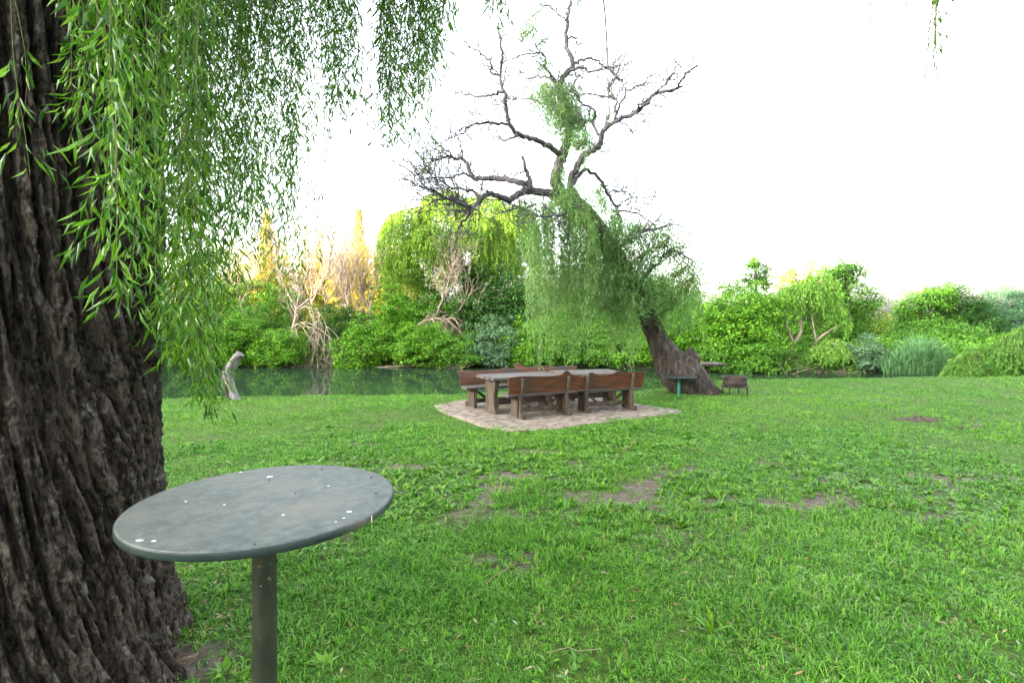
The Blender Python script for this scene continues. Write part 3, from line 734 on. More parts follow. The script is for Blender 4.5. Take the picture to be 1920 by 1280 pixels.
def shrub(label, u, Yd, w, h, mat, seed, name='shrub', cat='shrub', group='shrubs along the far bank', dens=1.0, leaf=.15, flat=.6, zoff=0.0, blobs=None, stems=5, barkm='bark_dark', hollow=.35, depth=None):
    rs = RS(seed); Yd -= .5; x = (u-960)/F*Yd; z = min(max(ground_z(x, Yd), WATER_Z-.05), -.35)+zoff
    t = thing(name, label, cat, (x, Yd, z), 0, group)
    dp = depth or w*.8
    if blobs is None:
        blobs = [(0, 0, h*.55, w*.46, dp*.46, h*.45), (-w*.25, -dp*.12, h*.38, w*.3, dp*.33, h*.36), (w*.25, -dp*.1, h*.36, w*.3, dp*.33, h*.34), (rs.uniform(-.2, .2)*w, -dp*.2, h*.22, w*.44, dp*.35, h*.26), (0, -dp*.25, .25, w*.5, dp*.3, .4)]
    mb = MB(); A = sum(b[3]*b[5] for b in blobs)
    crown_leaves(mb, rs, blobs, int(78*A**.8*dens)+8, 60, .36, leaf*.85, flat=flat, hollow=hollow)
    mb.build('foliage', M[mat], t)
    mb = MB()
    for q in range(stems):
        a_ = rs.rand()*6.28; b = blobs[rs.randint(len(blobs))]
        e = np.array(b[:3])+rand_unit(rs, 1)[0]*np.array(b[3:])*.7
        p0 = np.array([math.cos(a_)*.15*w*.3, math.sin(a_)*.12, -.3]); mid = p0*.5+e*.5+rs.normal(0, .12, 3)*h*.5
        tube(mb, spline([p0, mid, e], 5), np.linspace(.035, .012, 11), 5, 0, True, cap=False)
    mb.build('stem', M[barkm], t)
    return t

def tree(label, u, Yd, blobs, mat, seed, trunk_h=2.0, tr=.16, name='broadleaf_tree', cat='tree', group='trees beyond the water', dens=1.0, leaf=.17, barkm='bark_dark', lean=0.0, flat=.55, limbs=9, hollow=.4, cr=.5, per=34, elong=None, aspect=.5):
    """blobs are (du px, v px, dY, rx px, rz px): ellipsoids given as they stand over the far bank"""
    rs = RS(seed); x = (u-960)/F*Yd; z = max(ground_z(x, Yd), WATER_Z)
    t = thing(name, label, cat, (x, Yd, z), 0, group)
    k = Yd/F
    B = [(du*k, dY, CAMZ-(v-HV)*k-z, rx*k*1.1, max(rx*k*.8, .5), rz*k*1.1) for du, v, dY, rx, rz in blobs]
    mb = MB(); A = sum(b[3]*b[5] for b in B)
    cc = crown_leaves(mb, rs, B, int(56*A**.8*dens/(cr/.5)**1.6)+10, int(per*1.7), cr, leaf*.88, flat=flat, hollow=hollow, elong=elong, aspect=aspect)
    mb.build('crown', M[mat], t)
    mb = MB(); top = max(b[2] for b in B)
    P = spline([(0, 0, -.4), (lean*.2+rs.normal(0, .05), 0, trunk_h*.5), (lean*.6, 0, trunk_h), (lean+rs.normal(0, .15), B[0][1]*.5, trunk_h*.4+top*.6), (B[0][0]*.6, B[0][1]*.7, top)], 5)
    tube(mb, P, np.linspace(tr*1.3, tr*.25, len(P)), 9, 0, True, .15, seed)
    for q in range(limbs):
        c = cc[rs.randint(len(cc))]; i = rs.randint(len(P)//3, len(P)-2)
        tube(mb, spline([P[i], P[i]*.5+c*.5+np.array([0, 0, -.25])+rs.normal(0, .15, 3), c], 4), np.linspace(tr*.45, tr*.08, 9), 5, 0, True, cap=False)
    mb.build('trunk', M[barkm], t)
    return t

# ---- far bank, left to right: low shrubs at the water
shrub('mid green shrub on the far bank just right of the big trunk', 345, 29.4, 4.2, 3.4, 'shrub_mid', 11)
shrub('bright green shrub on the far bank above the dead grey trunk', 430, 29.2, 3.6, 2.8, 'shrub_bright', 12)
shrub('tall dark shrub behind the bright one above the dead grey trunk', 470, 32, 4.6, 3.5, 'shrub_mid', 13)
shrub('low bright shrub at the foot of the bare drooping tree', 525, 28.9, 2.8, 1.9, 'shrub_bright', 14)
shrub('dark green thicket shrub right of the bare drooping tree', 648, 31.5, 4.2, 3.3, 'shrub_dark', 15)
shrub('low vivid green shrub overhanging the water right of the drooping branches', 672, 28.9, 2.6, 2.0, 'shrub_bright', 16)
shrub('mid green shrub between the drooping branches and the ivy pillar', 708, 29.6, 2.8, 2.8, 'shrub_bright', 17)
shrub('narrow pillar of bright green climbing leaves on the far bank', 747, 30, 1.7, 4.2, 'shrub_bright', 18, dens=1.2)
shrub('yellow green shrub at the water below the far yellow willow', 795, 29.0, 3.4, 2.2, 'shrub_bright', 19)
shrub('low green shrub at the water just left of the benches', 858, 28.8, 3.2, 1.9, 'shrub_mid', 20)
shrub('pale rounded shrub behind the left picnic bench', 930, 29.0, 3.0, 2.6, 'shrub_grey', 21)
shrub('bright shrub across the water behind the left part of the willow curtain', 1005, 29.2, 3.4, 2.6, 'shrub_bright', 22)
shrub('dense green shrub across the water behind the middle of the willow curtain', 1085, 29.3, 3.8, 3.3, 'shrub_mid', 23)
shrub('bright green shrub across the water left of the leaning trunk', 1165, 29.0, 3.8, 3.2, 'shrub_bright', 24)
shrub('light green shrub across the water directly behind the leaning trunk', 1255, 28.4, 3.8, 3.6, 'shrub_bright', 25)
shrub('dark shrub low at the water below the leafy bush tree', 1345, 26.6, 3.2, 1.5, 'shrub_mid', 26)
shrub('low dark green shrub at the water behind the brazier', 1425, 25.9, 2.8, 1.7, 'shrub_mid', 27)
shrub('grey green shrub at the water right of the small weeping willow', 1618, 25.8, 1.9, 1.6, 'shrub_grey', 28)
shrub('mid green shrub between the weeping willow and the reeds', 1660, 26.5, 2.2, 1.5, 'shrub_bright', 29)

def undergrowth():
    rs = RS(95); mb = MB(); n = 90000
    x = rs.uniform(-34, 40, n); y = far_bank(x)+.1+9*rs.rand(n)**1.6
    tall = .25+.95*n2(x, y, .55, 96)
    z = height(x, y)+tall*rs.rand(n)**.8-.05
    leaves(mb, np.c_[x, y, z], rs.normal(0, .6, (n, 3))+[0, 0, .2], rand_unit(rs, n)+[0, -.3, .6], rs.uniform(.1, .22, n), rs.uniform(.05, .1, n))
    return mb
uo = undergrowth().build('undergrowth', M['shrub_mid'])
tag(uo, 'tangled low undergrowth covering the far bank', 'undergrowth', kind='stuff')

# ---- trees of the far bank
tree('dark ivy covered tree behind the tables left of the willow curtain', 925, 32, [(0, 560, 0, 62, 62), (-25, 520, .5, 38, 40), (28, 590, -.6, 48, 50), (-40, 610, -.4, 40, 45)], 'shrub_dark', 31, 1.5, .2, dens=1.3)
tree('leafy tree in the thicket left of the dark ivy covered tree', 830, 33, [(0, 560, 0, 50, 60), (-50, 600, 0, 42, 40), (30, 610, -.5, 40, 40)], 'shrub_mid', 32, 1.5, .16, dens=.8)
tree('light green bush tree across the water right of the leaning willow', 1385, 27.2, [(0, 590, 0, 62, 58), (-40, 620, -.4, 45, 60), (42, 600, -.3, 42, 55), (0, 650, -.8, 70, 45)], 'shrub_bright', 33, 1.2, .14, dens=1.35)
tree('slender feathery tree rising behind the light green bush tree', 1418, 31, [(0, 515, 0, 20, 30), (-12, 545, 0, 30, 34), (18, 525, .3, 14, 26), (-4, 495, 0, 10, 14)], 'shrub_mid', 34, 3.0, .1, dens=.45, cr=.3, leaf=.13)
tree('round green tree at the right end of the grove across the water', 1590, 31, [(0, 560, 0, 42, 66), (-28, 540, .5, 36, 42), (18, 610, 0, 36, 55), (-22, 640, -.3, 40, 40), (4, 510, 0, 20, 24)], 'shrub_mid', 35, 2.2, .2, dens=1.25)
tree('golden tipped tree peeping over the pale willow across the water', 1515, 36, [(0, 515, 0, 34, 26), (-40, 530, 0, 26, 24), (22, 545, 0, 40, 26)], 'shrub_yellow', 36, 3.5, .14, dens=.7)
tree('dense green tree filling the grove behind the pale willow', 1520, 33, [(0, 600, 0, 66, 55), (-55, 610, 0, 45, 50), (50, 620, 0, 40, 45)], 'shrub_mid', 37, 1.5, .15, dens=.9)
tree('sunlit yellow green bush in the gap left of the tall far right trees', 1660, 42, [(0, 625, 0, 40, 32), (-25, 640, 0, 25, 24), (28, 632, 0, 26, 28)], 'shrub_yellow', 38, .6, .1)
tree('far right tree with golden sunlit crown top behind the reeds', 1725, 37, [(0, 590, 0, 42, 40), (22, 560, 0, 38, 26), (-28, 600, 0, 26, 34), (10, 625, -.5, 55, 35), (-10, 652, -1, 60, 26)], 'shrub_mid', 39, 1.5, .2, dens=1.2)
tree('large dark green tree between the golden topped tree and the blue green one', 1795, 37.5, [(0, 585, 0, 45, 45), (-25, 560, 0, 34, 28), (20, 615, -.5, 50, 42), (10, 655, -1, 60, 26)], 'shrub_dark', 40, 1.5, .22, dens=1.3)
tree('blue green tree at the right edge beyond the willow shrubs', 1885, 39, [(0, 580, 0, 48, 42), (-40, 600, 0, 38, 46), (40, 585, 0, 45, 45), (0, 625, 0, 60, 40), (0, 655, -1, 70, 24)], 'tree_blue', 41, 1.5, .22, dens=1.1)
tree('pale blue green tree cut off by the right edge of the picture', 1985, 40, [(0, 580, 0, 55, 50), (-30, 610, 0, 45, 50)], 'tree_blue', 42, 1.5, .22)
tree('yellow green tree seen through the hanging strands beside the big trunk', 395, 40, [(0, 520, 0, 52, 60), (-45, 550, 0, 45, 60), (45, 560, 0, 40, 50)], 'shrub_yellow', 43, 2, .2, dens=.8)
tree('wide green tree far left across the water, hidden by the trunk', 90, 32, [(0, 560, 0, 80, 60), (-110, 580, 0, 80, 60), (-210, 570, 0, 80, 60), (70, 600, 0, 60, 50), (-60, 640, -1, 160, 40)], 'shrub_mid', 144, 2, .2, dens=.6)
tree('green tree hidden behind the big trunk across the water', 225, 33, [(0, 540, 0, 80, 70), (60, 580, 0, 60, 60)], 'shrub_mid', 44, 2, .2, dens=.7)
tree('low golden tree glowing behind the bare trunks', 700, 43, [(0, 525, 0, 46, 52), (-50, 530, 0, 40, 52), (44, 510, 0, 28, 50), (-20, 495, 0, 16, 40)], 'poplar', 45, 1.5, .15, dens=1.0)
tree('low golden tree behind the bare drooping tree', 560, 44, [(0, 530, 0, 50, 50), (-50, 510, 0, 36, 55), (48, 535, 0, 40, 50), (-90, 520, 0, 36, 50), (20, 500, 0, 16, 40)], 'poplar', 46, 1.5, .15, dens=1.0)
tree('golden bush glowing through the far yellow willow', 800, 40, [(0, 520, 0, 40, 50), (-35, 545, 0, 30, 40)], 'poplar', 47, 1.5, .12, dens=.6)
tree('yellow green tree filling the gap behind the bare trunks', 610, 37, [(0, 605, 0, 60, 34), (-45, 600, 0, 40, 34), (45, 610, 0, 45, 30)], 'shrub_yellow', 130, 1.2, .12, dens=.7)
tree('mid green tree behind the hanging strands left of the bare drooping tree', 470, 36, [(0, 570, 0, 60, 50), (-50, 580, 0, 45, 45), (45, 575, 0, 40, 40)], 'shrub_mid', 131, 1.2, .14, dens=.7)
tree('light green tree behind the ivy pillar and under the far yellow willow', 765, 36, [(0, 560, 0, 55, 48), (-35, 585, 0, 40, 40), (40, 580, 0, 40, 40)], 'shrub_bright', 132, 1.2, .14, dens=.7)
tree('yellow green tree behind the left part of the willow curtain', 1010, 37, [(0, 520, 0, 55, 60), (-40, 570, 0, 45, 45), (40, 560, 0, 45, 50)], 'shrub_yellow', 133, 1.5, .16, dens=.8)
tree('green tree across the water behind the middle of the willow curtain', 1105, 37, [(0, 540, 0, 55, 55), (-40, 580, 0, 45, 45), (40, 580, 0, 45, 45)], 'shrub_mid', 134, 1.5, .16, dens=.8)
tree('yellow green tree behind the bushy right side of the leaning willow', 1215, 35, [(0, 560, 0, 55, 48), (-40, 585, 0, 45, 45), (50, 575, 0, 45, 45)], 'shrub_bright', 135, 1.5, .16, dens=.8)
tree('pale green tree between the leaning trunk and the light green bush tree', 1300, 31, [(0, 590, 0, 42, 42), (-25, 620, 0, 36, 40), (28, 610, 0, 34, 40)], 'shrub_bright', 136, 1.0, .12, dens=.8)
tree('dark green tree low behind the reeds', 1740, 31, [(0, 640, 0, 50, 32), (-45, 650, 0, 40, 26), (50, 640, 0, 45, 32), (95, 645, 0, 40, 30)], 'shrub_mid', 137, .6, .1)
def poplar(label, u, vt, Yd, wpx, seed, dens=1.0):
    v = np.linspace(vt+14, 585, 7)
    tree(label, u, Yd, [(0, vv, 0, wpx*(.1+.9*(i/6)**.85), (585-vt)/11) for i, vv in enumerate(v)], 'poplar', seed, 3, .12, 'poplar_tree', 'poplar', 'golden poplars beyond the thicket', dens=dens*2.6, flat=1.3, cr=.42, limbs=4, leaf=.16, hollow=.1)
poplar('tall golden poplar with a pointed tip left of the far yellow willow', 672, 392, 46, 26, 51, 1.6)
poplar('golden poplar showing through the hanging willow strands', 500, 395, 47, 24, 52, 1.3)
poplar('thin faint golden poplar between the two taller ones', 600, 442, 48, 15, 53, .7)
poplar('short golden poplar close right of the pointed one', 708, 478, 47, 16, 54, .9)

def bare_tree(label, u, vb, Yd, stems, seed, depth=3, barkm='bark_pale', group='bare pale trees on the far bank', r=.1, twig=True, name='bare_tree'):
    """stems: polylines of photo pixels with a depth offset each"""
    rs = RS(seed); b = at(u, vb, Yd); z = max(ground_z(b[0], Yd), WATER_Z)
    t = thing(name, label, 'tree', (b[0], Yd, z), 0, group); base = np.array([b[0], Yd, z])
    for si, (pts, r0, r1, dY, dens, droop) in enumerate(stems):
        P = np.array([at(p[0], p[1], Yd+dY*i/(len(pts)-1)) for i, p in enumerate(pts)])-base
        P = spline(P, 4); P += rs.normal(0, .02, P.shape)
        mb = MB(); R = np.linspace(r0, r1, len(P)); tube(mb, P, R, 7, 0, True, .12, seed+si)
        if dens:
            for q in range(int(dens*(2.0 if Yd > 32 else 1.8))):
                i = rs.randint(len(P)//3, len(P)); d = unit(P[min(i+1, len(P)-1)]-P[max(i-1, 0)])
                nd = unit(d+rand_unit(rs, 1)[0]*.8)
                branch_rec(mb, rs, P[i], nd, rs.uniform(.6, 1.5), max(R[i]*.5, .024), depth-1, 4, droop, (2, 3), .6, .74, up=.1 if not droop else -.1)
        mb.build('trunk' if si == 0 else 'limb', M[barkm], t)
    return t
bare_tree('pale bare tree with branches drooping into the water across from the dead trunk', 543, 660, 29.3, [
    ([(541, 668), (545, 640), (552, 605), (556, 580), (566, 540), (580, 500), (590, 455)], .12, .02, 1.0, 14, 0),
    ([(552, 612), (562, 610), (577, 628), (590, 655), (604, 686)], .035, .012, -1.0, 5, .5),
    ([(553, 610), (568, 606), (592, 622), (612, 650), (630, 684)], .03, .012, -1.4, 5, .5),
    ([(554, 608), (580, 606), (610, 625), (632, 655), (655, 688)], .03, .012, -1.2, 5, .4),
    ([(553, 612), (556, 625), (562, 650), (575, 684)], .025, .012, -1.0, 4, .5),
    ([(554, 585), (575, 575), (600, 590), (615, 620), (622, 660)], .035, .012, -.8, 7, .45),
    ([(556, 580), (590, 550), (610, 520), (622, 470), (628, 430)], .06, .015, .8, 14, 0),
    ([(556, 580), (535, 540), (525, 500), (520, 455)], .06, .015, 1.2, 14, 0)], 61)
bare_tree('bare tan tree with a straight leaning trunk behind the thicket', 665, 620, 33, [
    ([(668, 640), (660, 600), (652, 560), (660, 520), (672, 470)], .11, .02, .5, 20, 0), ([(655, 570), (640, 530), (632, 480)], .05, .015, .5, 14, 0)], 62)
bare_tree('bare tan tree with a forked trunk right of the leaning one', 693, 620, 33.5, [
    ([(692, 640), (694, 600), (690, 575), (678, 540), (670, 500), (662, 465)], .11, .02, .5, 16, 0), ([(692, 580), (704, 540), (712, 500), (722, 470)], .06, .015, .5, 18, 0), ([(680, 640), (676, 600), (680, 560), (690, 510)], .06, .015, .7, 12, 0)], 63)
bare_tree('grey bare twiggy tree behind the hanging strands', 455, 600, 35, [
    ([(455, 620), (452, 570), (446, 520), (440, 470)], .09, .02, .5, 18, 0), ([(453, 570), (470, 530), (485, 480)], .06, .015, .5, 16, 0)], 64)
bare_tree('grey bare twiggy tree left of the tall golden poplar', 610, 600, 37, [
    ([(612, 620), (610, 570), (604, 520), (600, 470), (598, 440)], .09, .02, .5, 20, 0), ([(610, 570), (632, 530), (642, 480), (648, 450)], .06, .015, .5, 16, 0)], 65)
bare_tree('pale twiggy bare tree just right of the bare drooping tree', 588, 600, 36, [
    ([(590, 620), (586, 570), (582, 520), (576, 470), (572, 445)], .08, .02, .5, 20, 0), ([(586, 565), (602, 530), (610, 490), (616, 455)], .05, .015, .5, 16, 0)], 67)
bare_tree('pale twiggy bare tree below the pointed golden poplar', 640, 600, 38, [
    ([(640, 620), (642, 570), (646, 520), (650, 470)], .08, .02, .5, 20, 0), ([(642, 575), (630, 540), (622, 500), (620, 470)], .05, .015, .5, 16, 0)], 68)
bare_tree('pale twiggy bare tree beside the left edge of the far yellow willow', 728, 600, 36, [
    ([(730, 620), (728, 570), (722, 520), (716, 480)], .08, .02, .5, 18, 0), ([(728, 575), (742, 540), (748, 500)], .05, .015, .5, 14, 0)], 69)
bare_tree('dead brown tangled tree under the far yellow willow', 800, 620, 31, [
    ([(780, 622), (792, 604), (815, 598), (842, 600)], .1, .05, -.3, 14, .2), ([(815, 598), (826, 570), (838, 535), (850, 500)], .06, .02, .4, 18, 0), ([(842, 600), (868, 570), (878, 530), (868, 490)], .06, .02, .5, 16, 0)], 66)

def fallen(label, pts, Yd, r, seed):
    rs = RS(seed); P = spline(np.array([at(u, v, Yd+dy) for u, v, dy in pts]), 4); P[:, 2] = np.maximum(P[:, 2], WATER_Z-.02); c = P[0].copy()
    mb = MB(); R = np.linspace(r, r*.3, len(P)); tube(mb, P-c, R, 6, 0, True, .1, seed)
    for q in range(7):
        i = rs.randint(2, len(P)); branch_rec(mb, rs, P[i]-c, unit(rs.normal(0, 1, 3)*[1, .4, .25]+[.2, 0, .1]), .8, r*.4, 1, 4)
    o = mb.build('fallen_branch', M['bark_pale']); o.location = c
    tag(o, label, 'branch', 'dead branches lying in the water')
fallen('long pale fallen branch lying along the far waterline', [(700, 688, 0), (740, 687, -.3), (790, 686, -.2), (830, 689, -.5), (868, 688, -.3)], 28.0, .026, 71)
fallen('reddish fallen branch at the water below the dark thicket', [(640, 672, 0), (655, 676, -.3), (672, 686, -.5)], 28.2, .06, 72)
fallen('pale forked dead branch at the waterline under the yellow green shrub', [(770, 684, 0), (800, 681, -.2), (835, 684, -.4), (850, 690, -.6)], 27.9, .035, 74)
fallen('thin dead branch dipping into the water behind the brazier', [(1440, 690, 0), (1462, 694, -.4), (1480, 701, -.8)], 25.2, .035, 73)

# ---- the far yellow willow
def far_willow(label, u, Yd, domes, seed, mat='willow_far', trunk=None, group='willows across the water', tl=.16, nm='willow_tree', den=1.0, barkm='bark_pale', tr=.2):
    """domes: (du px, v_top px, half width px, hang length m, dY)"""
    rs = RS(seed); x = (u-960)/F*Yd; z = max(ground_z(x, Yd), WATER_Z); k = Yd/F
    t = thing(nm, label, 'willow', (x, Yd, z), 0, group); base = np.array([x, Yd, z])
    tops = []
    for du, vt, hw, hang, dY in domes:
        mb = MB(); n = int(190*den*(hw*k)**1.1)
        a_ = rs.rand(n)*6.28; r = np.sqrt(rs.rand(n)); rr = hw*k
        zt = CAMZ-(vt-HV)*k-z; hgt = rr*.75
        A = np.c_[du*k+r*np.cos(a_)*rr, dY+r*np.sin(a_)*rr*.8, zt-hgt*r**2.2-.3*rs.rand(n)+.5*rr**.5*(n2(a_*1.3, r*3, 1.0, seed)-.5)]
        ln = hang*(.45+.75*rs.rand(n))*(.55+.45*r); ln = np.minimum(ln, A[:, 2]-.15)
        strands(mb, rs, A, np.maximum(ln, .2), np.c_[np.cos(a_), np.sin(a_), np.zeros(n)], .05, tl*1.1, tl*.4, .003, 0, 1, False, .05, .25, .45, 1.6)
        mb.build('hanging_foliage', [M['shoot'], M[mat]], t); tops.append((du*k, dY, zt-hgt*.4))
    mb = MB()
    if trunk:
        for pts, r0, r1 in trunk:
            P = spline(np.array([at(p[0], p[1], Yd+(p[2] if len(p) > 2 else 0)) for p in pts])-base, 4); tube(mb, P, np.linspace(r0, r1, len(P)), 8, 0, True, .12, seed)
    else:
        fork = np.array([0, 0, max(q[2] for q in tops)*.35]); tube(mb, spline([(0, 0, -.4), (.1, 0, fork[2]*.5), fork], 4), np.linspace(tr*1.3, tr, 9), 9, 0, True, .15, seed)
        for q in tops: tube(mb, spline([fork, fork*.5+np.array(q)*.5+rs.normal(0, .15, 3), q], 4), np.linspace(tr*.8, tr*.2, 9), 6, 0, True, .1, seed, False)
    mb.build('trunk', M[barkm], t)
    return t
far_willow('big yellow green weeping willow across the water left of the leaning willow', 870, 33.5,
    [(-105, 385, 52, 3.2, 0), (-40, 345, 60, 2.8, .8), (35, 350, 60, 2.6, 1.0), (-60, 420, 50, 2.6, -.8), (20, 400, 55, 2.6, -.5), (90, 375, 50, 3.6, .3), (60, 440, 45, 3.0, -.6), (-115, 470, 36, 2.2, -.4)], 81,
    trunk=[([(885, 640), (880, 580), (872, 520), (862, 470), (850, 420)], .3, .1), ([(872, 520), (830, 470), (790, 430)], .16, .05), ([(872, 510), (905, 460), (925, 410), (945, 400)], .16, .05), ([(862, 470), (880, 400), (900, 365)], .12, .04)], barkm='bark_grey')
far_willow('pale trunked willow with a thin airy crown in the right grove', 1490, 27.5,
    [(25, 515, 40, 1.5, .3), (-25, 535, 32, 1.2, .2), (60, 505, 30, 1.6, .5), (75, 560, 26, 1.3, .3)], 82, 'willow_fresh', den=.8,
    trunk=[([(1490, 684), (1488, 660), (1489, 645)], .13, .1), ([(1489, 645), (1478, 620), (1472, 595), (1470, 575), (1462, 550)], .08, .03), ([(1489, 645), (1502, 620), (1500, 590), (1503, 560), (1500, 535)], .09, .03), ([(1502, 595), (1485, 575), (1482, 550)], .05, .02),
           ([(1520, 655, .3), (1535, 635), (1555, 620), (1580, 605)], .09, .04), ([(1530, 640), (1525, 610), (1522, 590)], .05, .02), ([(1503, 560), (1520, 540), (1540, 525)], .04, .02)])
far_willow('small weeping willow trailing to the water before the round tree', 1560, 25.6, [(0, 634, 36, 2.2, 0), (-26, 646, 28, 2.0, -.2), (24, 640, 28, 2.1, .1)], 83, 'willow_fresh', den=2.6)
far_willow('low rounded weeping willow shrub at the right behind the lawn edge', 1830, 21.5, [(0, 648, 38, 1.6, 0), (-30, 664, 28, 1.3, -.3), (28, 656, 28, 1.4, .2)], 84, 'willow_deep', nm='willow_shrub', den=2.2, group='willow shrubs behind the lawn edge', barkm='bark_dark')
far_willow('taller rounded weeping willow shrub cut by the right edge', 1915, 20.8, [(0, 610, 44, 2.3, 0), (-24, 632, 34, 1.9, -.4), (40, 622, 42, 2.2, 0)], 85, 'willow_deep', nm='willow_shrub', den=2.0, group='willow shrubs behind the lawn edge', barkm='bark_dark')

def reeds():
    rs = RS(91); n = 6500; mb = MB()
    u = 1724+rs.normal(0, 30, n).clip(-66, 70); Yd = rs.uniform(24.0, 26.8, n); x = (u-960)/F*Yd
    env = np.clip(1.12-((u-1726)/66)**2*.62, .3, 1.1)*(.72+.56*n2(x, Yd, 1.7, 92))
    p = np.c_[x, Yd, np.full(n, WATER_Z-.05)]; d = np.c_[rs.normal(0, .16, n), rs.normal(0, .1, n), np.ones(n)]
    h = 1.28*env*rs.uniform(.5, 1.12, n)
    leaves(mb, p, d, rand_unit(rs, n)*[[1, 1, .1]], h, rs.uniform(.03, .06, n), 0, True, .1)
    m = 9000; i = rs.randint(0, n, m); q = p[i]+unit(d[i])*(h[i]*rs.uniform(.3, .95, m))[:, None]
    leaves(mb, q, np.c_[rs.normal(0, .8, m), rs.normal(0, .5, m), np.full(m, .8)], rand_unit(rs, m), rs.uniform(.25, .55, m), .035, 0, False)
    return mb
ro = reeds().build('reeds', M['reed'])
tag(ro, 'bed of tall blue green reeds at the water', 'reeds', kind='stuff')

